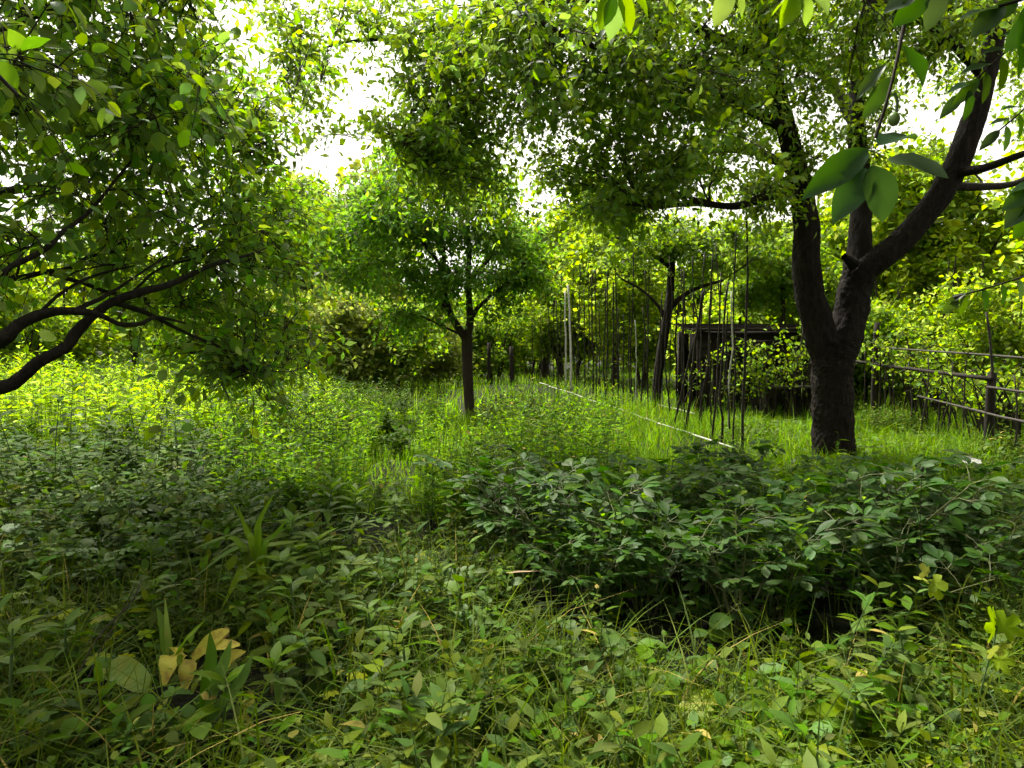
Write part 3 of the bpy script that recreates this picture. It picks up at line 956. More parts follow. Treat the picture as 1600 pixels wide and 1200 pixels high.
    spray([(1700, -60, 1.5), (1620, -10, 1.5), (1560, 10, 1.5)],
          [(1570, 8, 1.5, 1520, 52, 1.5, .8), (1590, 0, 1.5, 1545, 30, 1.5, 1.3), (1600, 12, 1.5, 1600, 70, 1.5, .6), (1560, 12, 1.5, 1495, 22, 1.5, .3), (1620, 10, 1.5, 1575, 85, 1.55, 1.0)])
    spray([(1700, -30, 2.3), (1620, 40, 2.3), (1550, 100, 2.3), (1500, 150, 2.35)],
          [(1505, 146, 2.35, 1470, 182, 2.35, .9, .6), (1515, 140, 2.3, 1512, 188, 2.3, 1.0, .6), (1525, 128, 2.3, 1478, 140, 2.3, .5, .6), (1540, 112, 2.3, 1542, 160, 2.3, .8, .6), (1552, 100, 2.3, 1500, 108, 2.3, .6, .6), (1565, 88, 2.3, 1570, 140, 2.3, .9, .65),
           (1580, 75, 2.3, 1532, 78, 2.3, .5, .6), (1590, 66, 2.3, 1600, 118, 2.3, .8, .6), (1605, 52, 2.3, 1560, 50, 2.3, .4, .6), (1530, 122, 2.3, 1490, 165, 2.3, 1.1, .55)])
    spray([(1640, 120, 2.5), (1600, 170, 2.5), (1560, 205, 2.5)],
          [(1562, 203, 2.5, 1532, 232, 2.5, .9, .6), (1572, 196, 2.5, 1575, 236, 2.5, .9, .6), (1582, 186, 2.5, 1545, 190, 2.5, .5, .6), (1592, 178, 2.5, 1598, 216, 2.5, .8, .6), (1600, 168, 2.5, 1562, 166, 2.5, .4, .6)])
    # right edge
    spray([(1720, 250, 1.7), (1650, 280, 1.7), (1600, 300, 1.7)],
          [(1612, 296, 1.7, 1568, 325, 1.7, .9), (1620, 300, 1.7, 1572, 352, 1.7, .7), (1630, 310, 1.7, 1590, 372, 1.7, 1.2), (1640, 285, 1.7, 1578, 292, 1.7, .3), (1640, 330, 1.7, 1610, 350, 1.7, .3)])
    spray([(1720, 400, 2.2), (1640, 420, 2.2), (1560, 445, 2.2), (1490, 465, 2.2)],
          [(1496, 463, 2.2, 1476, 490, 2.2, 1.1), (1505, 460, 2.2, 1505, 494, 2.2, .6), (1520, 456, 2.2, 1500, 448, 2.25, .4), (1535, 452, 2.2, 1545, 484, 2.2, .9), (1550, 448, 2.2, 1530, 440, 2.2, .2), (1565, 444, 2.2, 1572, 476, 2.2, .7),
           (1580, 440, 2.2, 1560, 425, 2.2, .3), (1590, 436, 2.2, 1600, 470, 2.2, .8), (1510, 458, 2.2, 1482, 470, 2.2, .3), (1600, 430, 2.2, 1585, 412, 2.2, .4)])


overhang_tree()


# ================================================================== background trees and shrubs
def tree_variant(name, seed, leafm, height, rad, leaf_len, n_clump, stems=1, low=.25, sparse=1.0):
    """a whole tree about the origin: returns (trunk meshes, crown mesh)"""
    rg = np.random.default_rng(seed)
    limbs, trunks = [], []
    for s in range(stems):
        a = rg.uniform(0, 6.28)
        sp = (.0 if stems == 1 else rad * .35)
        x0, y0 = math.cos(a) * sp * .3, math.sin(a) * sp * .3
        x1, y1 = math.cos(a) * sp + rg.normal(0, .15), math.sin(a) * sp + rg.normal(0, .15)
        r = (.035 + .016 * height) / (1 if stems == 1 else 1.9)
        trunks.append(np.array([[x0, y0, -.1, r], [x0 * .6 + x1 * .4, y0 * .6 + y1 * .4, height * .25, r * .85], [x1, y1, height * .55, r * .55], [x1 * 1.2, y1 * 1.2, height * .88, r * .2]]))
    limbs += trunks
    for k in range(6):
        t = trunks[k % len(trunks)]
        z = height * rg.uniform(.28, .6)
        q = smooth_line(t, 20); i = np.abs(q[:, 2] - z).argmin()
        a = rg.uniform(0, 6.28)
        d = np.array([math.cos(a), math.sin(a), .7]) * rad * .5
        limbs.append(np.array([[*q[i, :3], q[i, 3] * .5], [*(q[i, :3] + d * .5), q[i, 3] * .35], [*(q[i, :3] + d + [0, 0, .15]), .01]]))
    blobs = []
    for k in range(9):
        a = rg.uniform(0, 6.28)
        z = height * rg.uniform(low + .12, .86)
        rr = rad * rg.uniform(.25, .65) * (1 - .5 * max(0, z / height - .6))
        s = rad * rg.uniform(.38, .58)
        blobs.append((np.array([math.cos(a) * rr, math.sin(a) * rr, z]), np.array([s, s, s * .7]), 1.0))
    Vt, arr = crown(limbs, blobs, n_clump, 12, 7, leaf_len, rg, sigma=.13 * rad + .12, twig_max=.9, droop=.25, shell=.5, r_sec=.012, sec_sides=3)
    mb = MB()
    for V, T in Vt[:1]:
        mb.add((V, T), 1)
    P, D, Nn, S = arr
    mb.add(scatter(L_DIA, P, D, Nn, S, rg.uniform(.9, 1.5, len(P))), 0)
    cm = mb.mesh(name + '_crown', [leafm, M['twig']])
    tms = [limb_mesh(name + '_trunk', t, M['barkyoung'], 18, 8, .05, .15, seed + i) for i, t in enumerate(limbs[:stems])]
    lms = [limb_mesh(name + '_limb', t, M['barkyoung'], 10, 6, .05, 0, seed + i) for i, t in enumerate(limbs[stems:])]
    return tms, lms, cm


VAR = {
    'sunny': tree_variant('sunny_tree', 101, M['far_yellow'], 6.5, 2.4, .17, 150),
    'sunny2': tree_variant('sunny_shrub', 102, M['far_yellow'], 4.2, 1.9, .13, 150, stems=4, low=.1),
    'green': tree_variant('green_tree', 103, M['far_green'], 7.5, 2.6, .18, 160),
    'green2': tree_variant('green_shrub', 104, M['far_green'], 3.4, 1.6, .13, 130, stems=3, low=.08),
    'grey': tree_variant('grey_shrub', 105, M['far_grey'], 3.0, 1.5, .12, 120, stems=4, low=.05),
    'dark': tree_variant('dark_tree', 106, M['cherry'], 5.2, 2.2, .14, 110, low=.38),
}


def plant_tree(kind, px, Y, h, label, name, wide=1.0, group='trees and shrubs behind the garden', rz=None):
    x = (px - 800) / F * Y
    root = thing(name, label, 'shrub' if 'shrub' in name else 'tree', (x, Y, float(gz(x, Y))), rng.uniform(0, 6.28) if rz is None else rz, group)
    tms, lms, cm = VAR[kind]
    h0 = {'sunny': 6.5, 'sunny2': 4.2, 'green': 7.5, 'green2': 3.4, 'grey': 3.0, 'dark': 5.2}[kind]
    root.scale = (h / h0 * wide, h / h0 * wide, h / h0)
    for t in tms:
        link('trunk', t, root)
    for t in lms:
        link('limb', t, root)
    link('crown', cm, root, 'stuff')
    return root


BGT = [
    # kind, px, Y, h, width, name, label
    ('sunny', -60, 19, 5.4, 1.1, 'background_tree', 'bright yellow-green tree glimpsed behind the lowest apple bough at the edge'),
    ('sunny2', 90, 23, 5.0, 1.2, 'background_shrub', 'bright many-stemmed shrub showing between the crossing apple boughs'),
    ('sunny', 215, 27, 6.0, 1.1, 'background_tree', 'yellow-green tree behind the apple tree and left meadow'),
    ('green2', 330, 25, 4.0, 1.2, 'background_shrub', 'green shrub at the meadow end below the apple crown'),
    ('green2', 20, 20, 3.0, 1.1, 'background_shrub', 'low green shrub behind the meadow under the dark bough'),
    ('grey', 440, 27, 4.2, 1.3, 'background_shrub', 'pale shrub behind the brightest meadow patch'),
    ('grey', 535, 23, 4.0, 1.1, 'background_shrub', 'grey-green loose shrub between apple crown and young tree'),
    ('grey', 575, 32, 10.8, .75, 'background_tree', 'tall pale hazy tree rising into the sky gap beside the young crown'),
    ('green', 512, 31, 9.6, .75, 'background_tree', 'soft green tree filling the lower end of the sky gap'),
    ('sunny', 445, 36, 10.4, .9, 'background_tree', 'pale yellow-green tree below the sky gap beside the apple crown'),
    ('sunny', 490, 34, 6.2, 1.2, 'background_tree', 'hazy yellow-green tree below the small patch of sky'),
    ('green2', 610, 24, 3.6, 1.1, 'background_shrub', 'green shrub with bare stems just behind the young tree crown'),
    ('grey', 675, 28, 3.2, 1.2, 'background_shrub', 'low greyish shrub immediately beside the young trunk'),
    ('green', 640, 38, 7.5, 1.2, 'background_tree', 'tall green tree rising behind the young tree'),
    ('green2', 705, 37, 3.4, 1.4, 'background_shrub', 'far low shrub seen past the young trunk at the lawn end'),
    ('sunny2', 830, 41, 4.4, 1.5, 'background_shrub', 'far pale shrub at the vanishing end of the pole row'),
    ('green2', 770, 31, 3.4, 1.2, 'background_shrub', 'green shrub between young trunk and dark gate post'),
    ('sunny', 850, 36, 9.0, 1.1, 'background_tree', 'tall pale yellow-green tree beyond the far end of the poles'),
    ('sunny2', 890, 33, 5.0, 1.3, 'background_shrub', 'sunlit shrub behind the two pale poles'),
    ('sunny', 960, 29, 7.0, 1.1, 'background_tree', 'sunlit tree behind the middle of the pole row'),
    ('sunny2', 1010, 27, 4.4, 1.2, 'background_shrub', 'yellow-green shrub seen through the pole row beside the leaning dark tree'),
    ('green', 1090, 30, 8.0, 1.0, 'background_tree', 'tall green tree rising above the dark shed'),
    ('sunny2', 1150, 21, 4.6, 1.1, 'background_shrub', 'yellow-green shrub rising over the shed roof'),
    ('dark', 1225, 18.6, 4.6, 1.0, 'background_tree', 'small leafy tree rising directly behind the shed'),
    ('sunny', 1312, 25, 8.4, .9, 'background_tree', 'yellow-green tree filling the gap between the main limbs'),
    ('green', 1240, 22, 7.0, 1.0, 'background_tree', 'green tree behind the main trunk and shed'),
    ('sunny', 1395, 20, 7.2, 1.1, 'background_tree', 'glowing yellow-green tree between the main trunk and its leaning limb'),
    ('sunny2', 1450, 16.5, 4.0, 1.1, 'background_shrub', 'bright shrub crowding behind the fence rails'),
    ('sunny', 1545, 18, 6.4, 1.1, 'background_tree', 'bright yellow tree beyond the thick fence post'),
    ('sunny2', 1570, 13.5, 3.0, 1.0, 'background_shrub', 'leafy shrub pressed against the fence at the picture edge'),
    ('sunny', 1680, 14, 6.0, 1.1, 'background_tree', 'bright tree cut by the picture edge behind the fence'),
    ('green2', 1365, 16, 2.8, .9, 'background_shrub', 'small green shrub right behind the near-trunk fence post'),
]
for kind, px_, Y_, h_, wd_, nm_, lab_ in BGT:
    plant_tree(kind, px_, Y_, h_, lab_, nm_, wd_)
# unseen trees added behind and beside the camera to shade the foreground
for x_, y_, h_, lab_ in [(1.2, -4.6, 3.5, 'low unseen shade tree added straight behind the viewer'), (5.0, -2.2, 4.4, 'unseen shade tree added behind the viewer on the fence side'), (5.6, 2.2, 4.6, 'unseen shade tree added beside the viewer on the fence side'), (-8.4, 5.4, 5.5, 'unseen shade tree added past the apple tree'),
                         (8.8, 5.4, 4.5, 'unseen shade tree added past the fence')]:
    o_ = plant_tree('dark', 800, 1, h_, lab_, 'shade_tree', 1.25, 'added shade trees out of view')
    o_.location = (x_, y_, 0)


# leaning dark tree between poles and shed
def leaning_tree():
    rg = np.random.default_rng(77)
    Y = 17.5
    base = at(1026, 640, Y); base[2] = float(gz(base[0], base[1]))
    root = thing('leaning_tree', 'small dark tree leaning among the poles beside the shed', 'tree', base)
    bs = np.array(root.location)
    trunk = L4([(1024, 655, Y, 16), (1027, 600, Y, 14), (1034, 550, Y, 15), (1040, 510, Y, 15), (1046, 470, Y, 13), (1050, 420, Y, 11), (1053, 360, Y, 8)])
    limbs = [trunk, L4([(1044, 486, Y, 9), (1060, 468, Y, 8), (1085, 452, Y - .2, 6), (1130, 438, Y - .3, 4)]), L4([(1040, 500, Y, 8), (1030, 480, Y, 6), (1005, 455, Y, 4), (970, 435, Y, 3)]),
             L4([(1050, 420, Y, 8), (1010, 390, Y - .3, 6), (960, 370, Y - .5, 4)]), L4([(1052, 400, Y, 8), (1100, 370, Y + .3, 6), (1170, 350, Y + .4, 4)])]
    for i, Lm in enumerate(limbs):
        q = Lm.copy(); q[:, :3] -= bs
        link('trunk' if i == 0 else 'limb', limb_mesh('leaning_limb', q, M['bark'], 30, 10, .06, 0, 90 + i), root)
    blobs = [B(1050, 380, Y, 1.8, 1.2, .7), B(960, 400, Y, .9, .9, .5), B(1160, 380, Y, 1.1, 1, .6), B(1090, 440, Y, .7, .6, .25), B(990, 450, Y, .5, .5, .2)]
    Vt, arr = crown(limbs, blobs, 70, 14, 8, .13, rg, sigma=.3, twig_max=.7, droop=.25, r_sec=.012, sec_sides=4)
    build_crown_mesh(root, 'crown', Vt, arr, np.ones(len(arr[0]), bool), M['cherry'], M['twig'], L_DIA, L_DIA, 1)


leaning_tree()


def far_wood():
    """closes the view behind everything: a wood that reads as one mass"""
    rg = np.random.default_rng(9)
    n = 26000
    ang = rg.uniform(-.95, .95, n)
    d = rg.uniform(44, 54, n)
    x, y = np.sin(ang) * d, np.cos(ang) * d
    top = 5.5 + 2.2 * np.sin(ang * 9 + 1) + 1.5 * np.sin(ang * 23)
    top = np.where((ang > -.36) & (ang < -.13), top * .55, top)
    z = rg.random(n) ** .8 * np.maximum(top, 2.2)
    P = np.stack([x, y, z], 1)
    D = unit(rg.normal(size=(n, 3)) + [0, 0, -.3]); Nn = unit(rg.normal(size=(n, 3)) * .6 + UP)
    V, T = scatter(L_DIA, P, D, Nn, rg.uniform(.4, .8, n), rg.uniform(1, 1.6, n))
    o = link('far_wood', make_mesh('far_wood', V, T, [M['far_green']]))
    tag(o, 'far-off wood closing the view behind the garden', 'wood', None, 'stuff')


far_wood()


# ================================================================== poles, laths, posts
def rod(name, p0, p1, r0, r1, mat, parent=None, bend=.02, sides=7, seed=0, n=10):
    rg = np.random.default_rng(seed)
    u = np.linspace(0, 1, n)[:, None]
    P = p0 * (1 - u) + p1 * u + np.cumsum(rg.normal(0, bend / n ** .5 * .5, (n, 3)), 0) * np.sin(u * math.pi)
    rr = (r0 * (1 - u[:, 0]) + r1 * u[:, 0]) * (1 + rg.normal(0, .06, n))
    V, T = tubes(P, rr, sides, cap=True)
    return link(name, make_mesh(name, V, T, [mat]), parent)


POLES = [  # base px,py, top px,py, width px, pale
    (1160, 722, 1166, 330, 4.5, 0, 'nearest pole, where the pale lath ends'), (1127, 698, 1138, 440, 4.2, 0, ''), (1112, 692, 1127, 425, 3.8, 0, ''),
    (1138, 688, 1143, 455, 2.6, 1, ''), (1070, 684, 1098, 455, 4.6, 0, ''), (1048, 676, 1101, 452, 3.6, 0, ''), (1020, 655, 1043, 470, 3.6, 0, ''),
    (1000, 653, 1004, 480, 3.0, 0, ''), (957, 640, 958, 440, 3.2, 0, ''), (947, 628, 946, 450, 2.6, 0, ''), (927, 617, 925, 430, 2.8, 0, ''),
    (892, 611, 887, 445, 4.0, 1, ''), (884, 603, 883, 455, 3.2, 1, ''), (871, 622, 869, 470, 2.2, 0, ''), (914, 612, 912, 450, 2.2, 0, ''),
    (938, 620, 936, 470, 2.0, 0, ''), (976, 632, 974, 490, 2.2, 0, ''), (993, 628, 992, 500, 2.0, 1, ''), (858, 602, 857, 480, 1.8, 0, ''),
    (845, 600, 844, 490, 1.6, 0, ''), (832, 598, 831, 500, 1.6, 0, ''), (1058, 640, 1061, 470, 3.4, 0, ''), (1105, 640, 1085, 470, 2.8, 0, ''),
    (1034, 640, 1032, 500, 2.4, 1, ''), (1085, 640, 1070, 465, 2.6, 0, ''), (1090, 672, 1112, 440, 3.0, 0, ''), (904, 606, 903, 470, 1.8, 0, ''), (965, 628, 966, 480, 1.8, 0, ''), (1146, 705, 1150, 360, 2.8, 0, ''), (1120, 668, 1118, 380, 2.4, 0, ''), (1080, 655, 1082, 400, 2.2, 0, ''), (1044, 650, 1046, 400, 2.0, 0, ''),
    (1012, 640, 1014, 420, 2.0, 0, ''), (985, 634, 984, 400, 2.0, 0, ''), (950, 622, 951, 390, 1.8, 0, ''), (920, 612, 919, 400, 1.8, 0, ''), (897, 606, 896, 410, 1.6, 0, ''), (878, 602, 877, 430, 1.6, 0, ''), (1066, 660, 1064, 420, 2.2, 0, ''), (865, 600, 864, 450, 1.4, 0, '')
]
for k_ in range(12):      # thinner canes between
    x_ = 905 + k_ * 21 + rng.uniform(-6, 6)
    by_ = 606 + (x_ - 860) * .30
    POLES.append((x_, by_, x_ + rng.uniform(-8, 10), by_ - rng.uniform(190, 290), 2.0 + (x_ - 880) * .003, 0, ''))
order = sorted(range(len(POLES)), key=lambda i: -POLES[i][0])
for rank, i in enumerate(order):
    bx, by, tx, ty, wp, pale, lab = POLES[i]
    g = ground_pt(bx, by)
    g = np.array([g[0], min(g[1], 27.0), 0])
    Y = g[1]
    p0 = at(bx, by, Y); p0[2] = float(gz(p0[0], p0[1])) - .15
    p1 = at(tx, ty, Y + rng.normal(0, .15))
    lean = abs(tx - bx) > 14
    o = rod('garden_pole', p0, p1, wp / F * Y * .5, wp / F * Y * .36, M['polepale' if pale else 'pole'], None, .10, 7, 300 + i, 14)
    tag(o, ('pale thin' if pale else 'leaning dark thin' if lean else 'upright dark thin') + ' garden pole, %s in the row counted from the main trunk' % nth(rank), 'pole', 'thin poles standing in the lawn')


def lath(name, label, a, b, r, n, seed):
    """pale lath in end-to-end pieces lying on the grass"""
    rg = np.random.default_rng(seed)
    root = thing(name, label, 'edging', (float(a[0]), float(a[1]), float(gz(a[0], a[1]))), 0, None)
    bs = np.array(root.location)
    u = np.linspace(0, 1, n + 1)
    for i in range(n):
        p0 = a * (1 - u[i]) + b * u[i]; p1 = a * (1 - u[i + 1] + .004) + b * (u[i + 1] - .004)
        p0, p1 = p0 + rg.normal(0, .012, 3), p1 + rg.normal(0, .012, 3)
        V, T = tubes(np.stack([p0, (p0 + p1) / 2 + rg.normal(0, .008, 3), p1]) - bs, np.full((1, 3), r), 6, cap=True)
        link('lath', make_mesh('lath', V, T, [M['lath']], smooth=False), root)


pa, pb = at(1156, 704, 9.7), at(842, 597, 24.0)
lath('bed_edging', 'long pale lath edging running along the foot of the poles', pa, pb, .014, 9, 1)
pa, pb = at(1085, 646, 13.5), at(1028, 632, 16.5)
lath('bed_edging', 'short pale lath edging lying deeper between the poles', pa, pb, .012, 2, 2)

# dark gate post and neighbour behind the young tree
for bx, by, tx, ty, wp, Y, lab in [(800, 592, 799, 541, 7, 27, 'dark square post standing alone behind the young tree'), (764, 592, 764, 535, 6, 28, 'dark slim post half hidden behind the young trunk')]:
    o = rod('fence_post', at(bx, by + 15, Y), at(tx, ty, Y), wp / F * Y / 2, wp / F * Y / 2, M['wood'], None, .01, 4, 5, 5)
    tag(o, lab, 'post')


# ================================================================== shed
def box(c, s, rg=None, j=0.0):
    """8-corner block with slightly uneven corners"""
    c, s = np.asarray(c, float), np.asarray(s, float)
    V = np.array([(x, y, z) for x in (-1, 1) for y in (-1, 1) for z in (-1, 1)], float) * s / 2 + c
    if rg is not None and j:
        V = V + rg.normal(0, j, V.shape)
    Q = [(0, 1, 3, 2), (4, 6, 7, 5), (0, 4, 5, 1), (2, 3, 7, 6), (0, 2, 6, 4), (1, 5, 7, 3)]
    T = []
    for q in Q:
        T += [(q[0], q[1], q[2]), (q[0], q[2], q[3])]
    return V, np.array(T)


def shed():
    rg = np.random.default_rng(4)
    Y = 15.5
    p = at(1090, 640, Y)
    x0 = p[0]; x1 = at(1275, 640, Y)[0]
    zt = at(1100, 518, Y)[2]; zb = at(1100, 562, Y)[2]
    root = thing('shed', 'dark open wooden shed with low boarded front behind the poles', 'shed', ((x0 + x1) / 2, Y, float(gz((x0 + x1) / 2, Y))))
    bs = np.array(root.location)
    dz = bs[2]
    W = x1 - x0
    # roof: overlapping boards sloping back
    nb = 7
    for i in range(nb):
        yy = -.25 + i * .32
        V, T = box((0, yy, zt - dz + .03 + i * .03), (W + .35, .36, .028), rg, .006)
        link('roof_board', make_mesh('roof_board', V, T, [M['wood']], smooth=False), root)
    # fascia boards hanging at the front
    for i in range(3):
        V, T = box((0, -.05 - .012 * i, zt - dz - .08 - i * .205), (W + .1 - .05 * i, .03, .19), rg, .008)
        link('front_board', make_mesh('front_board', V, T, [M['wood']], smooth=False), root)
    # uprights and leaning slats under the front, with gaps
    xx = -W / 2
    while xx < W / 2:
        wd = rg.uniform(.05, .13) if xx < 0 else rg.uniform(.12, .22)
        lean = rg.normal(0, .05)
        V, T = box((xx + wd / 2, .05 + rg.uniform(0, .1), (zb - dz) / 2 + .02), (wd, .03, zb - dz + .02), rg, .008)
        V[:, 0] += (V[:, 2] - .6) * lean
        link('slat', make_mesh('slat', V, T, [M['wood']], smooth=False), root)
        xx += wd + (rg.uniform(.03, .12) if xx < 0 else rg.uniform(.005, .04))
    for sx in (-W / 2 + .06, W / 2 - .06):
        for sy in (.12, 1.9):
            V, T = box((sx, sy, zt / 2 - dz / 2), (.11, .11, zt), rg, .006)
            link('corner_post', make_mesh('corner_post', V, T, [M['wood']], smooth=False), root)
    for i in range(9):       # back wall planks
        V, T = box((-W / 2 + (i + .5) * W / 9, 2.0, (zt - dz) / 2), (W / 9 - .03, .025, zt - dz), rg, .006)
        link('back_board', make_mesh('back_board', V, T, [M['wood']], smooth=False), root)
    # grey post and bench in front
    px0 = at(1193, 610, Y - .7)
    V, T = box((0, 0, .42), (.12, .12, .84), rg, .008)
    o = link('grey_post', make_mesh('grey_post', V, T, [M['woodpale']], smooth=False))
    o.location = (px0[0], Y - .7, float(gz(px0[0], Y - .7)))
    tag(o, 'short pale grey post standing before the dark shed', 'post')
    a, b = at(1205, 604, Y - .8), at(1272, 604, Y - .8)
    bench = thing('bench', 'low bench with pale plank beside the main trunk, before the shed', 'bench', ((a[0] + b[0]) / 2, Y - .8, float(gz(a[0], Y - .8))))
    zz = a[2] - bench.location[2]
    V, T = box((0, 0, zz), (b[0] - a[0], .26, .04), rg, .004)
    link('seat', make_mesh('bench_seat', V, T, [M['woodpale']], smooth=False), bench)
    for sx in (-.4, .4):
        V, T = box((sx, 0, zz / 2 - .02), (.08, .2, zz - .04), rg, .004)
        link('leg', make_mesh('bench_leg', V, T, [M['wood']], smooth=False), bench)


shed()


# ================================================================== fence on the right
def fence():
    rg = np.random.default_rng(14)
    A = at(1367, 660, 14.0); Bp = at(1546, 708, 10.0)
    A[2] = float(gz(A[0], A[1])); Bp[2] = float(gz(Bp[0], Bp[1]))
    root = thing('garden_fence', 'ramshackle dark rail fence with uneven posts and thin rods beside the main tree', 'fence', Bp)
    bs = np.array(root.location)
    d = Bp - A
    C = Bp + d * .8
    A0 = A - d * .42

    def ln(name, p, q, r0, r1, mat, bend=.03, sides=7, seed=0):
        o = rod(name, p - bs, q - bs, r0, r1, mat, root, bend, sides, seed, 10)
        return o
    H = np.array([0, 0, 1.])
    ln('post', A - .2 * H, A + H * 1.98, .07, .05, M['wood'], .05, 7, 1)
    ln('post', Bp - .2 * H, Bp + H * 1.24, .068, .06, M['wood'], .02, 8, 2)
    ln('rod', Bp + H * .9 + d * .012, at(1541, 488, 10.0), .02, .016, M['iron'], .03, 6, 3)
    ln('post', C - .2 * H, C + H * 1.3, .09, .08, M['wood'], .02, 8, 4)
    ln('post', A0 - .2 * H, A0 + H * 1.5, .07, .06, M['wood'], .03, 7, 5)
    off = np.array([-.06, -.10, 0])
    ln('rail', A0 + H * 1.17 + off, Bp + H * 1.15 + off, .026, .036, M['wood'], .05, 6, 6)
    ln('rail', A + H * 1.49 + off * .6, C + H * 1.49 + off * .6, .018, .018, M['iron'], .03, 6, 7)
    ln('rail', A + d * .45 + H * .70 + off, C + H * .60 + off, .018, .022, M['iron'], .05, 6, 8)
    ln('rail', Bp + H * 1.03 + off - d * .03, C + H * 1.05 + off, .02, .02, M['iron'], .02, 8, 9)
    for i, u in enumerate([-.14, .12, .40, .47, .62, .72, .83, 1.15, 1.3, 1.45]):
        p = A + d * u; p[2] = float(gz(p[0], p[1]))
        ln('rod', p - .1 * H, p + H * rg.uniform(1.15, 1.6) + rg.normal(0, .04, 3), .014, .010, M['iron'], .06, 6, 30 + i)


fence()


def bramble(px, Y, seed, label, n=16, h=2.2, leafy=True):
    """arching bare stems tangled by the fence"""
    rg = np.random.default_rng(seed)
    x = (px - 800) / F * Y
    root = thing('bramble', label, 'bush', (x, Y, float(gz(x, Y))))
    tips = []
    for k in range(n):
        a = rg.uniform(0, 6.28); l = h * rg.uniform(.6, 1.1)
        d = np.array([math.cos(a), math.sin(a) * .6, 0]) * rg.uniform(.3, .8)
        b0 = np.array([rg.normal(0, .35), rg.normal(0, .2), -.05])
        pts = np.array([[*b0, .017], [*(b0 + d * l * .25 + UP * l * .45), .014], [*(b0 + d * l * .6 + UP * l * .75 + rg.normal(0, .08, 3)), .008], [*(b0 + d * l + UP * l * rg.uniform(.45, 1.) + rg.normal(0, .1, 3)), .004]])
        link('stem', limb_mesh('bramble_stem', pts, M['twig'], 14, 5, .08, 0, seed + k), root)
        tips.append(pts)
    if leafy:
        m = 700
        k = rg.integers(0, n, m); f = rg.uniform(.35, 1, m)
        P = np.array([smooth_line(tips[a], 12)[int(b * 11)][:3] for a, b in zip(k, f)]) + rg.normal(0, .10, (m, 3))
        V, T = scatter(L_DIA, P, unit(rg.normal(size=(m, 3)) + [0, 0, -.4]), unit(rg.normal(0, .5, (m, 3)) + UP), rg.uniform(.06, .11, m), rg.uniform(1, 1.5, m))
        link('foliage', make_mesh('bramble_foliage', V, T, [M['far_green']]), root, 'stuff')


bramble(1140, 14.7, 600, 'loose leafy bramble standing before the dark shed', 14, 1.9)
bramble(1225, 14.5, 620, 'leafy bramble between shed and main trunk', 14, 2.1)
bramble(1450, 13.5, 500, 'tangle of arching dark stems behind the fence rods')
bramble(1520, 12.2, 520, 'dense dark stem tangle behind the lower fence rail', 20, 2.0)
bramble(1590, 11.0, 540, 'black stem tangle at the picture edge behind the thick post', 40, 1.6)
bramble(1385, 16.0, 560, 'thin stem tangle behind the tall fence post', 12, 2.6)
bramble(1590, 13.5, 580, 'tall upright dark stems behind the pale fence pipe', 12, 3.0)


# ================================================================== undergrowth
def wedge(n, y0, y1, rg, pw=1.0, x0=None, x1=None, pad=.6):
    """ground points inside the view wedge; pw>1 crowds them towards the camera. x0/x1 are photo columns"""
    u = rg.random(n) ** pw
    Y = y0 + (y1 - y0) * u
    a = ((-330 if x0 is None else x0) - 800) / F; b = ((1930 if x1 is None else x1) - 800) / F
    X = (a + (b - a) * rg.random(n)) * Y + rg.normal(0, .05, n)
    return X, Y


def clumpy(x, y, s, seed=0):
    return (np.sin(s * x + seed) * np.cos(s * .8 * y + 1.7 * seed) + .6 * np.sin(2.3 * s * x - 1.9 * s * y + seed * 3) + .4 * np.sin(4.1 * s * y + 3.3 * s * x + seed))


def in_bed(x, y):
    """the peony bed and the bare hollow in front of it"""
    return (y > 3.3 + .12 * np.sin(5 * x)) & (y < 6.9) & (x > .12 + .1 * np.sin(4 * y)) & (x < 2.0 + .28 * (y - 3.3))


CLEAR = [(300, 1085, .32), (200, 1085, .24), (385, 1125, .16), (1455, 1010, .12)] + [(a_, b_, .09) for a_, b_ in [(440, 1150), (585, 1060), (640, 1130), (345, 1185), (465, 1040), (540, 1000), (1400, 1060), (1540, 1075), (1410, 1100), (500, 900), (548, 900)]]
CLEAR = [(*ground_pt(a, b)[:2], r) for a, b, r in CLEAR]


def clear_of(X, Y):
    ok = np.ones(len(X), bool)
    for cx, cy_, r in CLEAR:
        ok &= (X - cx) ** 2 + (Y - cy_) ** 2 * .7 > r * r
    return ok


def blades(X, Y, H, Wd, rg, bend=.5, segs=3):
    """grass blades"""
    n = len(X)
    base = np.stack([X, Y, gz(X, Y) - .01], 1)
    a = rg.uniform(0, 2 * math.pi, n)
    d = np.stack([np.cos(a), np.sin(a), np.zeros(n)], 1)
    a2 = a + rg.normal(0, .6, n) + math.pi / 2
    sd = np.stack([np.cos(a2), np.sin(a2), np.zeros(n)], 1)
    bn = np.abs(rg.normal(bend, bend * .6, n))
    V = []
    ts = np.linspace(0, 1, segs + 1)
    for t in ts:
        up = t - .35 * bn * t * t * .9
        c = base + UP * (H * up)[:, None] + d * (H * bn * t * t)[:, None]
        if t < 1:
            wv = (Wd * (1 - t ** 1.6) * .5 + Wd * .04)[:, None]
            V += [c - sd * wv, c + sd * wv]
        else:
            V.append(c)
    k = len(V)
    V = np.stack(V, 1).reshape(-1, 3)
    T = []
    for s in range(segs - 1):
        T += [(2 * s, 2 * s + 1, 2 * s + 3), (2 * s, 2 * s + 3, 2 * s + 2)]
    T.append((2 * segs - 2, 2 * segs - 1, 2 * segs))
    T = np.array(T)[None] + (np.arange(n) * k)[:, None, None]
    return V, T.reshape(-1, 3)


def stuff(name, label, cat, mb, mats):
    o = link(name, mb.mesh(name, mats))
    tag(o, label, cat, None, 'stuff')
    return o


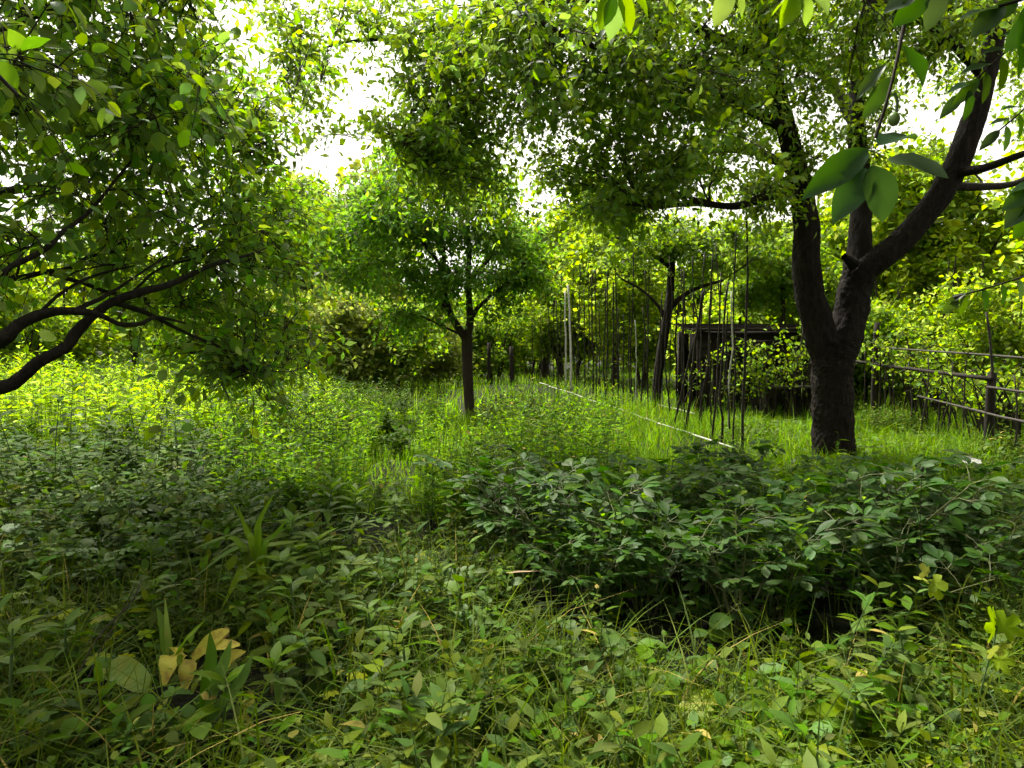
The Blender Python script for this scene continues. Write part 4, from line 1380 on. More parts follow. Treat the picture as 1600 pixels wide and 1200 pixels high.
def stalks(X, Y, H, nl, leaf_len, rg, tmpl, low=.15, droop=.35, lean=.12, wf=1.0):
    """leafy upright stalks -> stems, leaves"""
    n = len(X)
    base = np.stack([X, Y, gz(X, Y)], 1)
    ln = rg.normal(0, lean, (n, 3)); ln[:, 2] = 0
    K = 4
    u = np.linspace(0, 1, K)[None, :, None]
    st = base[:, None] + UP * (H[:, None, None] * u) + ln[:, None] * H[:, None, None] * u ** 2
    stem = tubes(st, np.repeat(np.linspace(1, .4, K)[None], n, 0) * (.0025 + .002 * H[:, None]), 3)
    i = np.repeat(np.arange(n), nl)
    t = np.tile(np.linspace(low, .99, nl), n) + rg.normal(0, .02, n * nl)
    t = np.clip(t, 0, 1)
    P = base[i] + UP * (H[i] * t)[:, None] + ln[i] * (H[i] * t ** 2)[:, None]
    a = np.tile(np.arange(nl) * 2.4, n) + np.repeat(rg.uniform(0, 6.28, n), nl) + rg.normal(0, .25, n * nl)
    D = np.stack([np.cos(a), np.sin(a), rg.normal(.25, .25, n * nl) + .9 * np.maximum(0, t - .75) * 3], 1)
    S = leaf_len * (1.05 - .45 * np.abs(t - .55) * 2) * np.clip(rg.normal(1, .2, n * nl), .5, 1.5)
    Nn = UP + rg.normal(0, .22, (n * nl, 3)) - D * droop
    return stem, scatter(tmpl, P, D, Nn, S, rg.uniform(.85, 1.25, n * nl) * wf)


# ---- grass and ground cover: nobody could count these
def grasses():
    rg = np.random.default_rng(200)
    # foreground
    X, Y = wedge(48000, 1.75, 7.2, rg, 1.15)
    c = clumpy(X, Y, 2.3, 1.0)
    ok = (clear_of(X, Y) | (rg.random(len(X)) < .25)) & ~(in_bed(X, Y) & (rg.random(len(X)) > .06)) & (c + rg.normal(0, .5, len(X)) > -.35)
    ok &= ~((Y > 4.6) & (X < -1.0) & (rg.random(len(X)) > .45))
    X, Y, c = X[ok], Y[ok], c[ok]
    H = np.clip(rg.gamma(3.2, .055, len(X)), .05, .5) * (1 + .35 * np.clip(c, -1, 1))
    mb = MB().add(blades(X, Y, H, rg.uniform(.004, .010, len(X)), rg, .75, 3))
    stuff('foreground_grass', 'fine tangled grass filling the foreground', 'grass', mb, [M['grass']])
    # tall seeding and arching blades in front
    X, Y = wedge(4200, 1.9, 4.6, rg, 1.0)
    ok = ~in_bed(X, Y) & clear_of(X, Y)
    X, Y = X[ok], Y[ok]
    mb = MB().add(blades(X, Y, rg.uniform(.25, .6, len(X)), rg.uniform(.007, .014, len(X)), rg, 1.0, 5))
    stuff('arching_grass', 'long arching grass blades in the foreground', 'grass', mb, [M['grass']])
    # middle lawn
    X, Y = wedge(74000, 6.2, 15, rg, 1.1, 380, 1850)
    ok = ~in_bed(X, Y)
    px, py, d = to_px(np.stack([X, Y, 0 * X], 1))
    path = np.abs(px - (640 - (py - 640) * .25)) < 20 + (py - 600) * .12
    ok &= ~(path & (rg.random(len(X)) > .75))
    X, Y, path = X[ok], Y[ok], path[ok]
    H = np.clip(rg.gamma(5, .045, len(X)), .06, .5) * (1 + .3 * clumpy(X, Y, 1.1, 2)).clip(.4, 1.6) * np.where(path, .6, 1)
    mb = MB().add(blades(X, Y, H, rg.uniform(.007, .014, len(X)), rg, .45, 2))
    stuff('lawn_grass', 'soft uncut lawn around the poles and trees', 'grass', mb, [M['lawn']])
    # far lawn
    X, Y = wedge(56000, 15, 50, rg, 1.0)
    H = np.clip(rg.gamma(5, .06, len(X)), .1, .6)
    mb = MB().add(blades(X, Y, H, rg.uniform(.014, .03, len(X)), rg, .4, 2))
    stuff('far_grass', 'distant uncut grass beyond the young tree', 'grass', mb, [M['lawn']])


grasses()


def covers():
    rg = np.random.default_rng(210)
    # small roundish and oval leaves low among the grass
    X, Y = wedge(29000, 1.75, 8.5, rg, 1.2)
    c = clumpy(X, Y, 3.1, 4.0)
    ok = ~(in_bed(X, Y) & (rg.random(len(X)) > .15)) & (c + rg.normal(0, .4, len(X)) > .0)
    X, Y = X[ok], Y[ok]
    n = len(X)
    z = gz(X, Y) + np.clip(rg.gamma(2.5, .045, n), .01, .28)
    a = rg.uniform(0, 6.28, n)
    D = np.stack([np.cos(a), np.sin(a), rg.normal(.1, .3, n)], 1)
    Nn = UP + rg.normal(0, .35, (n, 3))
    S = rg.gamma(6, .0055, n).clip(.012, .07)
    P = np.stack([X, Y, z], 1)
    h = n // 2
    mb = MB()
    mb.add(scatter(L_OV, P[:h], D[:h], Nn[:h], S[:h], rg.uniform(1.0, 1.6, h)))
    mb.add(scatter(L_LAN, P[h:], D[h:], Nn[h:], S[h:] * 1.8, rg.uniform(.9, 1.6, n - h)))
    stuff('ground_cover', 'small mixed weed leaves carpeting the ground between grasses', 'weeds', mb, [M['cover']])
    # leafy small weeds thickening the foreground
    mb = MB()
    for k, (num, tm, ll, nl, hm, wf) in enumerate([(1500, L_OV, .068, 9, .03, 1.1), (1300, L_LAN, .12, 9, .042, 1.6), (1100, L_RND, .078, 5, .028, 1.1), (800, L_OV, .04, 13, .038, 1.0)]):
        X, Y = wedge(num, 1.8, 6.8, rg, 1.1)
        ok = ~in_bed(X, Y) & (clumpy(X, Y, 2.0, 2 + 1.9 * k) > .1) & clear_of(X, Y)
        X, Y = X[ok], Y[ok]
        st, lv = stalks(X, Y, np.clip(rg.gamma(7, hm, len(X)), .06, .5), nl, ll, rg, tm, low=.5, wf=wf, lean=.3, droop=.2)
        mb.add(st, 1).add(lv, (0, 0, 2, 0)[k])
    stuff('leafy_weeds', 'mixed leafy weeds thickening the foreground grass', 'weeds', mb, [M['cover'], M['stem'], M['dock']])
    # tall weeds standing up between the peonies
    X, Y = wedge(260, 3.9, 7.4, rg, 1.0, 700, 1500)
    X, Y = X[in_bed(X, Y + .4)], Y[in_bed(X, Y + .4)]
    st, lv = stalks(X, Y, np.clip(rg.normal(.62, .12, len(X)), .3, .9), 13, .11, rg, L_LAN, low=.45, wf=1.3, lean=.2)
    st2 = blades(X + .1, Y, np.clip(rg.normal(.6, .15, len(X)), .3, .95), np.full(len(X), .012), rg, .4, 4)
    stuff('bed_weeds', 'upright weeds and blades growing up through the peonies', 'weeds', MB().add(st, 1).add(lv, 0).add(st2, 0), [M['lawn'], M['stem']])
    # ground elder carpet round the main tree
    X, Y = wedge(17000, 4.6, 12.5, rg, 1.1, 1130, 1950)
    ok = ~in_bed(X, Y) & (clumpy(X, Y, 1.9, 3) + rg.normal(0, .5, len(X)) > -.7)
    X, Y = X[ok], Y[ok]
    n = len(X)
    P = np.stack([X, Y, gz(X, Y) + np.clip(rg.normal(.13, .07, n), .03, .32)], 1)
    a = rg.uniform(0, 6.28, n)
    D = np.stack([np.cos(a), np.sin(a), rg.normal(-.1, .2, n)], 1)
    mb = MB().add(scatter(L_OV, P, D, UP + rg.normal(0, .22, (n, 3)), rg.uniform(.05, .11, n), rg.uniform(.9, 1.3, n)))
    stuff('ground_elder', 'flat leafy ground elder carpet around the main trunk', 'weeds', mb, [M['elder']])
    # weeds in the middle distance
    X, Y = wedge(3000, 5.8, 14, rg, 1.1, 330, 980)
    ok = ~in_bed(X, Y) & (clumpy(X, Y, 1.3, 6) > -.3)
    X, Y = X[ok], Y[ok]
    px, py, d = to_px(np.stack([X, Y, 0 * X], 1))
    ok = ~(np.abs(px - (640 - (py - 640) * .25)) < 20 + (py - 600) * .12) & ~((np.abs(px - 738) < 45) & (Y > 9))
    X, Y = X[ok], Y[ok]
    st, lv = stalks(X, Y, np.clip(rg.gamma(6, .085, len(X)), .15, .85), 16, .095, rg, L_DIA, wf=.6)
    mb = MB().add(st, 1).add(lv, 0)
    stuff('middle_weeds', 'low leafy weeds between the flower bed and young tree', 'weeds', mb, [M['lawn'], M['stem']])


covers()


def meadow():
    rg = np.random.default_rng(220)
    X, Y = wedge(4300, 9.5, 25, rg, .9, -300, 640)
    px, py, d = to_px(np.stack([X, Y, 0 * X], 1))
    ok = (px < 470 + 170 * rg.random(len(X)))
    X, Y, px = X[ok], Y[ok], px[ok]
    edge = np.clip((640 - px) / 230, .25, 1)
    H = np.clip(rg.normal(.85, .2, len(X)), .35, 1.4) * (1 + .28 * clumpy(X, Y, .8, 5)).clip(.6, 1.5) * edge
    st, lv = stalks(X, Y, H, 20, .15, rg, L_DIA, wf=.55, droop=.2)
    mb = MB().add(st, 1).add(lv, 0)
    X2, Y2 = wedge(1300, 9.0, 20, rg, 1.0, -150, 640)
    k2 = clumpy(X2, Y2, 1.1, 8) > .1
    X2, Y2 = X2[k2], Y2[k2]
    e2 = np.clip((700 - to_px(np.stack([X2, Y2, 0 * X2], 1))[0]) / 230, .35, 1)
    st, lv = stalks(X2, Y2, np.clip(rg.normal(1.0, .22, len(X2)), .4, 1.5) * e2, 20, .16, rg, L_DIA, wf=.6, droop=.2)
    mb.add(st, 1).add(lv, 2)
    gx, gy = wedge(20000, 9.5, 26, rg, .9, -150, 640)
    gp = to_px(np.stack([gx, gy, 0 * gx], 1))[0]
    gk = rg.random(len(gx)) < np.clip((620 - gp) / 150, 0, 1)
    gx, gy, gp = gx[gk], gy[gk], gp[gk]
    mb.add(blades(gx, gy, np.clip(rg.normal(.7, .2, len(gx)), .3, 1.2) * np.clip((640 - gp) / 230, .3, 1), rg.uniform(.010, .02, len(gx)), rg, .3, 2), 0)
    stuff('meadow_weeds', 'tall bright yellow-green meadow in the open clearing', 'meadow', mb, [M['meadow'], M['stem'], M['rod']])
    # dark shaded weeds under the apple tree
    mb = MB()
    for k, (num, tm, ll, nl, hm, wf, hmax) in enumerate([(470, L_LAN, .14, 18, .075, 1.6, .95), (430, L_OV, .105, 13, .06, 1.0, .7), (520, L_OV, .065, 13, .04, 1.2, .5), (420, L_LAN, .19, 11, .055, 1.2, .7), (340, L_RND, .12, 7, .045, 1.0, .5)]):
        X, Y = wedge(num, 4.2, 10.0, rg, 1.0, -300, 520)
        ok = (X < -.95 - .1 * Y + .4 * np.sin(3 * Y)) & (clumpy(X, Y, 1.7, 9 + 2.3 * k) > .0)
        X, Y = X[ok], Y[ok]
        H = np.clip(rg.gamma(7, hm, len(X)), .1, hmax) * (.7 + .06 * (Y - 4))
        st, lv = stalks(X, Y, H, nl, ll, rg, tm, wf=wf, droop=.1 + .15 * k, lean=.2)
        mb.add(st, 1).add(lv, (0, 2, 2, 0, 3)[k])
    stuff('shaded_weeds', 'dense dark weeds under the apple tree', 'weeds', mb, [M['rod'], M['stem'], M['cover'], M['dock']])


meadow()

# ---- countable plants
PLANT_LEAF = {}


def leaf_mesh(key, tmpl, mat):
    if key not in PLANT_LEAF:
        PLANT_LEAF[key] = make_mesh(key, tmpl[0], tmpl[1], [mat])
    return PLANT_LEAF[key]


def peony_leaf_mesh(seed):
    """biternate leaf: stalk and nine lance leaflets, about 0.3 long"""
    rg = np.random.default_rng(seed)
    mb = MB()
    mb.add(tubes(np.array([[0, 0, 0], [.06, 0, .02], [.13, 0, .02]]), np.array([[.0028, .0024, .002]]), 4), 1)
    P, D, S = [], [], []
    for a in (-1.0, 0, 1.0):
        o = np.array([.12, 0, .02]); d = np.array([math.cos(a), math.sin(a), .05])
        l = .05 if a else .07
        e = o + d * l
        mb.add(tubes(np.stack([o, (o + e) / 2, e]), np.array([[.002, .0017, .0015]]), 3), 1)
        for b in (-.75, 0, .75):
            ang = a + b + rg.normal(0, .1)
            P.append(e); D.append((math.cos(ang), math.sin(ang), rg.normal(-.02, .12))); S.append(rg.uniform(.075, .115) * (1.15 if b == 0 else .9))
    n = len(P)
    mb.add(scatter(L_OBO, np.array(P), np.array(D), UP + rg.normal(0, .2, (n, 3)), np.array(S), rg.uniform(1.0, 1.35, n)), 0)
    return mb.mesh('peony_leaf', [M['peony'], M['redstem']])


PEONY_LEAVES = [peony_leaf_mesh(s) for s in (1, 2, 3, 4)]
STEM_MESH = {}


def peony_proto(seed):
    rg = np.random.default_rng(seed)
    root = thing('peony', 'x', 'peony')
    for k in range(7):
        a = k / 7 * 6.28 + rg.normal(0, .3); ln = rg.uniform(.15, .55); h = rg.uniform(.42, .66)
        d = np.array([math.cos(a), math.sin(a)]) * ln
        pts = np.array([[*(d * .12), -.03, .0055], [*(d * .35), h * .4, .005], [*(d * .7), h * .75, .004], [*(d * 1.0), h, .003]])
        if k == 6:
            pts[:, :2] *= .3
        stm = link('stem', limb_mesh('peony_stem', pts, M['redstem'], 8, 5, .03, 0, seed + k), root)
        q = smooth_line(pts, 20)[:, :3]
        for i in range(7):
            t = int((.14 + .85 * i / 6) * 19)
            la = a + i * 2.4 + rg.normal(0, .3)
            dd = np.array([math.cos(la), math.sin(la), rg.uniform(.0, .7)])
            nn = UP + rg.normal(0, .25, 3) + np.array([0, 0, 0])
            o = link('leaf', PEONY_LEAVES[rg.integers(0, 4)], stm)
            o.matrix_basis = frame_mat(q[t], dd, nn, rg.uniform(.68, 1.05))
    return root


def lily_proto(seed, h, nl, leaf_len, mat, name='lily', wf=1.0, droop=.4, top_up=1.0, dense=False):
    rg = np.random.default_rng(seed)
    root = thing(name, 'x', 'plant')
    ln = rg.normal(0, .08, 3)
    pts = np.array([[0, 0, -.03, .006], [ln[0] * .3 * h, ln[1] * .3 * h, h * .4, .005], [ln[0] * h, ln[1] * h, h * .8, .004], [ln[0] * 1.4 * h, ln[1] * 1.4 * h, h, .0025]])
    link('stem', limb_mesh(name + '_stem', pts, M['stem'], 10, 6, .03, 0, seed), root)
    q = smooth_line(pts, 40)[:, :3]
    me = leaf_mesh(name + '_leaf', L_LANH if not dense else L_LAN, mat)
    for i in range(nl):
        t = .12 + .87 * (i / (nl - 1)) ** .8
        a = i * 2.4 + rg.normal(0, .2)
        up = rg.normal(.2, .15) + top_up * max(0, t - .6) * 3
        d = np.array([math.cos(a), math.sin(a), up])
        s = leaf_len * (1.1 - .6 * abs(t - .55) * 1.4) * rg.uniform(.8, 1.15)
        o = link('leaf', me, root)
        o.matrix_basis = frame_mat(q[int(t * 39)], d, UP + rg.normal(0, .15, 3) - .2 * d, s, wf * rg.uniform(.9, 1.2))
    return root


def rosette_proto(seed, nl, leaf_len, mat, tmpl, name, wf=1.0, rise=.5, petiole=.06):
    rg = np.random.default_rng(seed)
    root = thing(name, 'x', 'plant')
    me = leaf_mesh(name + '_leaf', tmpl, mat)
    for i in range(nl):
        a = i * 2.4 + rg.normal(0, .3)
        d = np.array([math.cos(a), math.sin(a), rg.uniform(.3, 1.0) * rise])
        pe = petiole * rg.uniform(.6, 1.5)
        p1 = d * pe + UP * pe * .6
        st = np.array([[0, 0, -.02, .003], [*(p1 * .5 + UP * .01), .0028], [*p1, .002]])
        link('stalk', limb_mesh(name + '_stalk', st, M['stem'], 5, 4, .02, 0, seed + i), root)
        o = link('leaf', me, root)
        dd = np.array([d[0], d[1], d[2] * .5 - rg.uniform(0, .3)])
        o.matrix_basis = frame_mat(p1, dd, UP + rg.normal(0, .25, 3), leaf_len * rg.uniform(.7, 1.2), wf)
    return root


def spread(protos, spots, labels, group, scale=(.85, 1.15), cat=None, rg=None):
    """place copies; spots are (x, y); labels one per spot"""
    used = set()
    for i, (x, y) in enumerate(spots):
        k = i % len(protos)
        if k not in used:
            o = protos[k]
            used.add(k)
        else:
            o = copy_tree(protos[k])
        s = rg.uniform(*scale)
        o.location = (x, y, float(gz(x, y)))
        o.rotation_euler = (rg.normal(0, .05), rg.normal(0, .05), rg.uniform(0, 6.28))
        o.scale = (s, s, s * rg.uniform(.9, 1.1))
        o['label'] = labels[i]
        o['group'] = group
        if cat:
            o['category'] = cat


def freeze_kids(protos):
    for p in protos:
        KIDS[p.name] = [c for c in p.children]
        for c in KIDS[p.name]:
            KIDS[c.name] = [g for g in c.children]
            for g in KIDS[c.name]:
                KIDS[g.name] = []


def rank_labels(spots, fmt):
    px = [to_px(np.array([x, y, .2]))[0][0] for x, y in spots]
    r = np.argsort(np.argsort(px))
    return [fmt % nth(int(k)) for k in r]


def plants():
    rg = np.random.default_rng(230)
    # peonies: rows from front to back
    spots, labs = [], []
    rows = [('front', 3.95, np.linspace(.4, 2.6, 6)), ('second', 4.6, np.linspace(.05, 3.0, 8)), ('third', 5.2, np.linspace(-.05, 2.7, 8)), ('back', 6.0, np.linspace(.0, 2.1, 6))]
    for nm, yy, xs in rows:
        for i, x in enumerate(xs):
            spots.append((x + rg.normal(0, .08), yy + rg.normal(0, .12)))
            labs.append('dark green bushy peony, %s from the left in the %s row of the flower bed' % (nth(i), nm))
    pr = [peony_proto(s) for s in (11, 12, 13)]
    freeze_kids(pr)
    spread(pr, spots, labs, 'peonies in the flower bed', (.75, 1.22), 'peony', rg)
    # tall lilies left of the bed
    lil = [(500, 745, 4.6), (548, 752, 4.7), (400, 770, 4.5), (440, 800, 4.2), (520, 830, 4.1), (575, 800, 5.0), (470, 860, 3.9), (360, 815, 4.6), (330, 790, 5.0), (560, 880, 3.8), (620, 800, 5.6), (430, 880, 3.6), (285, 830, 4.4)]
    spots, hs = [], []
    for px, py, Y in lil:
        p = at(px, py, Y)
        spots.append((p[0], p[1])); hs.append(p[2])
    pr = [lily_proto(41, .62, 24, .17, M['lily'], wf=1.2), lily_proto(42, .62, 26, .16, M['lily'], wf=1.2)]
    freeze_kids(pr)
    spread(pr, spots, rank_labels(spots, 'light green lily stem with drooping lance leaves, %s from the left beside the peony bed'), 'lilies beside the flower bed', (.98, 1.02), 'lily', rg)
    for o in [o for o in COL.objects if o.get('category') == 'lily']:
        i = min(range(len(spots)), key=lambda k: abs(spots[k][0] - o.location.x) + abs(spots[k][1] - o.location.y))
        o.scale = (1, 1, max(.5, hs[i] / .62))
    # short young shoots in front
    sh = [(440, 1075, 2.75), (585, 985, 3.2), (640, 1050, 2.9), (15, 1075, 2.7), (345, 1130, 2.6), (465, 955, 3.3), (540, 930, 3.5), (700, 1180, 2.4), (100, 1000, 3.1), (1400, 965, 2.9), (60, 890, 3.8), (230, 905, 3.6), (1330, 1130, 2.5)]
    spots = [tuple(at(px, py, Y)[:2]) for px, py, Y in sh]
    pr = [lily_proto(51, .26, 11, .13, M['lily'], 'lily_shoot', 1.25, top_up=.9), lily_proto(52, .30, 13, .12, M['lily'], 'lily_shoot', 1.3, top_up=.7)]
    freeze_kids(pr)
    spread(pr, spots, rank_labels(spots, 'short fresh lily shoot with upright whorled leaves, %s from the left in the foreground'), 'young shoots in the foreground', (1.0, 1.35), 'plant', rg)
    # goldenrod stalks against the bright meadow
    gr = [(30, 640, 6.5), (82, 625, 6.8), (105, 605, 7.0), (15, 690, 5.6), (150, 660, 6.6), (185, 650, 7.0), (215, 640, 7.2), (245, 660, 6.8), (275, 650, 7.4), (310, 670, 6.8), (340, 640, 7.6), (60, 690, 5.8), (360, 660, 7.2), (130, 700, 6.0),
          (385, 690, 6.8), (415, 640, 8.5), (450, 600, 9.5), (475, 640, 9.0), (505, 660, 8.5), (290, 690, 6.2), (230, 700, 5.8), (545, 640, 9.5), (170, 720, 5.6), (330, 720, 6.0), (430, 700, 7.2)]
    spots, hs = [], []
    for px, py, Y in gr:
        p = at(px, py, Y); spots.append((p[0], p[1])); hs.append(p[2])
    pr = [lily_proto(61, 1.0, 24, .17, M['rod'], 'goldenrod', 1.5, top_up=.5, dense=True), lily_proto(62, 1.0, 26, .16, M['rod'], 'goldenrod', 1.6, top_up=.5, dense=True)]
    freeze_kids(pr)
    spread(pr, spots, rank_labels(spots, 'tall dark goldenrod stalk before the bright meadow, %s from the left'), 'goldenrod stalks before the meadow', (1, 1), 'goldenrod', rg)
    for o in [o for o in COL.objects if o.get('category') == 'goldenrod']:
        i = min(range(len(spots)), key=lambda k: abs(spots[k][0] - o.location.x) + abs(spots[k][1] - o.location.y))
        o.scale = (1, 1, max(.4, hs[i]))
    # broad-leaved weeds in the foreground
    dk = [(888, 1010), (925, 1045), (1020, 1045), (905, 1105), (1150, 1070), (760, 1010), (745, 1040), (1290, 1050), (1310, 1150), (985, 1120), (1180, 1130), (560, 1090), (640, 1120), (1090, 1150), (820, 1150), (1480, 1090), (1550, 1130), (700, 1060), (1230, 1100), (300, 1180), (180, 1160), (520, 1160)]
    spots = [tuple(ground_pt(px, py)[:2]) for px, py in dk]
    pr = [rosette_proto(71, 6, .105, M['dock'], L_OVH, 'dock', .95, .9, .08), rosette_proto(72, 5, .09, M['dock'], L_RND, 'dock', .9, .7, .09)]
    freeze_kids(pr)
    spread(pr, spots, rank_labels(spots, 'broad-leaved green weed low in the foreground grass, %s from the left'), 'broad-leaved weeds in the foreground', (1.1, 1.6), 'weed', rg)
    # lobed yellow-green leaves
    lb = [(950, 1075), (870, 1110), (845, 1150), (1000, 1160), (1080, 1110), (1130, 1170), (1370, 1140), (1440, 1170), (60, 975), (95, 1000), (25, 1010), (140, 985), (560, 1170), (770, 1150), (1560, 1060), (1200, 1165), (655, 950), (690, 880), (1270, 1180), (40, 930), (1590, 1160), (800, 1110), (130, 1050)]
    spots = [tuple(ground_pt(px, py)[:2]) for px, py in lb]
    pr = [rosette_proto(81, 7, .075, M['lobed'], L_LOB, 'buttercup', 1.0, .6, .09), rosette_proto(82, 6, .085, M['lobed'], L_MAPLE, 'buttercup', 1.0, .6, .10)]
    freeze_kids(pr)
    spread(pr, spots, rank_labels(spots, 'yellow-green plant with lobed leaves near the ground, %s from the left'), 'lobed-leaf weeds in the foreground', (1.1, 1.6), 'weed', rg)


plants()

# ---- bushes in the middle distance beside the young tree
def weedy_bush(px, Y, h, rad, label, seed, mat='cover', n=110):
    rg = np.random.default_rng(seed)
    x = (px - 800) / F * Y
    root = thing('bush', label, 'bush', (x, Y, float(gz(x, Y))), 0, 'low bushes in the middle distance')
    bs = np.array(root.location)
    r = rad * rg.random(n) ** .6; a = rg.uniform(0, 6.28, n)
    X, Yy = x + r * np.cos(a) * 1.3, Y + r * np.sin(a)
    H = h * np.clip(rg.normal(.8, .22, n), .3, 1.25) * (1.05 - .5 * r / rad)
    st, lv = stalks(X, Yy, H, 20, .085, rg, L_LAN, low=.12, wf=1.9, lean=.25)
    link('stemwork', make_mesh('bush_stemwork', st[0] - bs, st[1], [M['stem']]), root, 'stuff')
    link('foliage', make_mesh('bush_foliage', lv[0] - bs, lv[1], [M[mat]]), root, 'stuff')


for i_, (px_, Y_, h_, r_, lab_) in enumerate([(865, 10.6, 1.0, .85, 'dark leafy bush between young tree and pale lath'), (808, 11.6, .9, .6, 'dark bush at the foot of the young tree'), (850, 8.6, .75, .75, 'low dark bush directly behind the peony bed'), (765, 7.6, .6, .6, 'low leafy bush at the near end of the peony bed'),
                          (1390, 12.5, .6, .5, 'low fern-like bush at the fence foot beside main trunk'), (590, 17, .9, .9, 'mid-green bush across the path from the young tree'), (1590, 9.6, .5, .5, 'low leafy bush under the thick fence post')]):
    weedy_bush(px_, Y_, h_, r_, lab_, 700 + i_)


# ---- wilting plant with broad yellow leaves
def ribbon(pts, width, prof=(.35, .85, 1, .9, .6, .0), fold=.25, n=18, nrm=None, curl=0.0):
    """broad leaf along a 3-D path; pts (k,3)"""
    P = smooth_line(pts, n)
    tn = unit(np.gradient(P, axis=0))
    ref = np.array([0, -.35, 1.]) if nrm is None else np.asarray(nrm, float)
    sd = unit(np.cross(tn, ref))
    up = np.cross(sd, tn)
    wv = np.interp(np.linspace(0, 1, n), np.linspace(0, 1, len(prof)), prof) * width / 2
    V = []
    for s in (-1, -.5, 0, .5, 1):
        V.append(P + sd * (s * wv)[:, None] + up * ((abs(s) * fold - .5 * fold + curl * math.sin(6 * s)) * wv + abs(s) * .16 * wv * np.sin(np.linspace(0, 11, n) + 2.5 * s))[:, None])
    V = np.stack(V, 1).reshape(-1, 3)
    T = []
    for i in range(n - 1):
        for k in range(4):
            a = i * 5 + k
            T += [(a, a + 1, a + 6), (a, a + 6, a + 5)]
    return V, np.array(T)


def wilting_plant():
    g = ground_pt(300, 1065)
    root = thing('wilting_plant', 'wilting strap-leaved plant with yellowed collapsed leaves in the foreground grass', 'plant', g)
    bs = np.array(root.location)

    def rb(name, rows, width, mat, label=None, **kw):
        P = np.array([at(*r) for r in rows]) - bs
        me = make_mesh('wilt_leaf', *ribbon(P, width, **kw), [mat])
        o = link(name, me, root)
        if label:
            o['label'] = label
    rb('leaf', [(262, 1035, 2.95), (258, 985, 2.95), (245, 950, 2.97)], .05, M['lily'], prof=(.6, 1, .9, .6, .1))
    rb('leaf', [(266, 1035, 2.95), (262, 990, 2.95), (258, 935, 2.97)], .028, M['wiltg'], prof=(.6, 1, .9, .6, .1))
    rb('leaf', [(272, 1030, 2.95), (290, 1000, 2.9), (320, 970, 2.9)], .05, M['lily'], prof=(.5, 1, .9, .6, .05))
    rb('yellow_leaf', [(285, 1020, 3.0), (272, 1022, 2.92), (262, 1040, 2.86), (255, 1072, 2.84)], .085, M['wilt'], 'pale yellow leaf folded down', prof=(.7, 1, 1, .8, .25), nrm=(0, -1, .3))
    rb('yellow_leaf', [(295, 1030, 2.95), (292, 1050, 2.9), (288, 1078, 2.88)], .07, M['wilt'], 'creased tan yellow leaf', prof=(.6, 1, 1, .7, .3), nrm=(.4, -1, .3), curl=.2)
    rb('yellow_leaf', [(300, 1030, 2.98), (325, 1005, 2.96), (345, 990, 2.95), (358, 985, 2.95)], .06, M['wilt'], 'yellow leaf twisted upwards', prof=(.5, .9, 1, .6, .2), nrm=(0, -1, .5), curl=.2)
    rb('yellow_leaf', [(320, 1018, 2.95), (345, 1008, 2.93), (375, 1008, 2.92)], .06, M['wilt'], 'yellow leaf lying sideways', prof=(.5, 1, 1, .8, .2), nrm=(0, -.6, 1))
    rb('yellow_leaf', [(350, 1045, 2.95), (362, 1025, 2.93), (385, 1018, 2.93)], .05, M['wilt'], 'curled dull yellow leaf', nrm=(.3, -.8, .6), curl=.25)
    rb('dry_leaf', [(335, 1000, 3.0), (350, 988, 3.0), (352, 980, 3.02)], .05, M['dry'], 'brown dry leaf tip', nrm=(0, -1, .3), curl=.3)
    rb('leaf', [(300, 1085, 2.9), (310, 1060, 2.85), (318, 1050, 2.85)], .06, M['wiltg'], prof=(.3, .9, 1, .9, .5))
    rb('fallen_leaf', [(160, 1042, 2.98), (185, 1046, 2.94), (212, 1060, 2.9), (236, 1082, 2.88)], .115, M['wiltg'], 'broad yellow-green leaf lying on the grass', prof=(.35, .9, 1, .95, .75, .1), nrm=(-.15, -.7, 1), fold=.4)
    rb('yellow_leaf', [(385, 1082, 2.78), (388, 1095, 2.74), (382, 1118, 2.72)], .05, M['wilt'], 'small curled yellow leaf', nrm=(.2, -1, .2))
    rb('yellow_leaf', [(368, 1118, 2.72), (380, 1128, 2.7), (398, 1140, 2.7)], .06, M['wilt'], 'small orange yellow leaf on the grass', nrm=(0, -.6, 1), curl=.25)
    g2 = ground_pt(318, 1130)
    r2 = thing('strap_plant', 'dark green upright strap leaf shoot in front of the wilting plant', 'plant', g2)
    b2 = np.array(r2.location)
    for rows, w_ in [([(318, 1140, 2.6), (322, 1080, 2.62), (330, 1030, 2.66), (328, 985, 2.7)], .05), ([(316, 1140, 2.6), (335, 1075, 2.58), (350, 1035, 2.6), (362, 1000, 2.62)], .045), ([(320, 1140, 2.6), (345, 1100, 2.55), (378, 1060, 2.55), (395, 1020, 2.58)], .04)]:
        P = np.array([at(*r) for r in rows]) - b2
        link('leaf', make_mesh('strap_leaf', *ribbon(P, w_, prof=(.4, .8, 1, .8, .05), nrm=(.2, -1, .2)), [M['dock']]), r2)


wilting_plant()


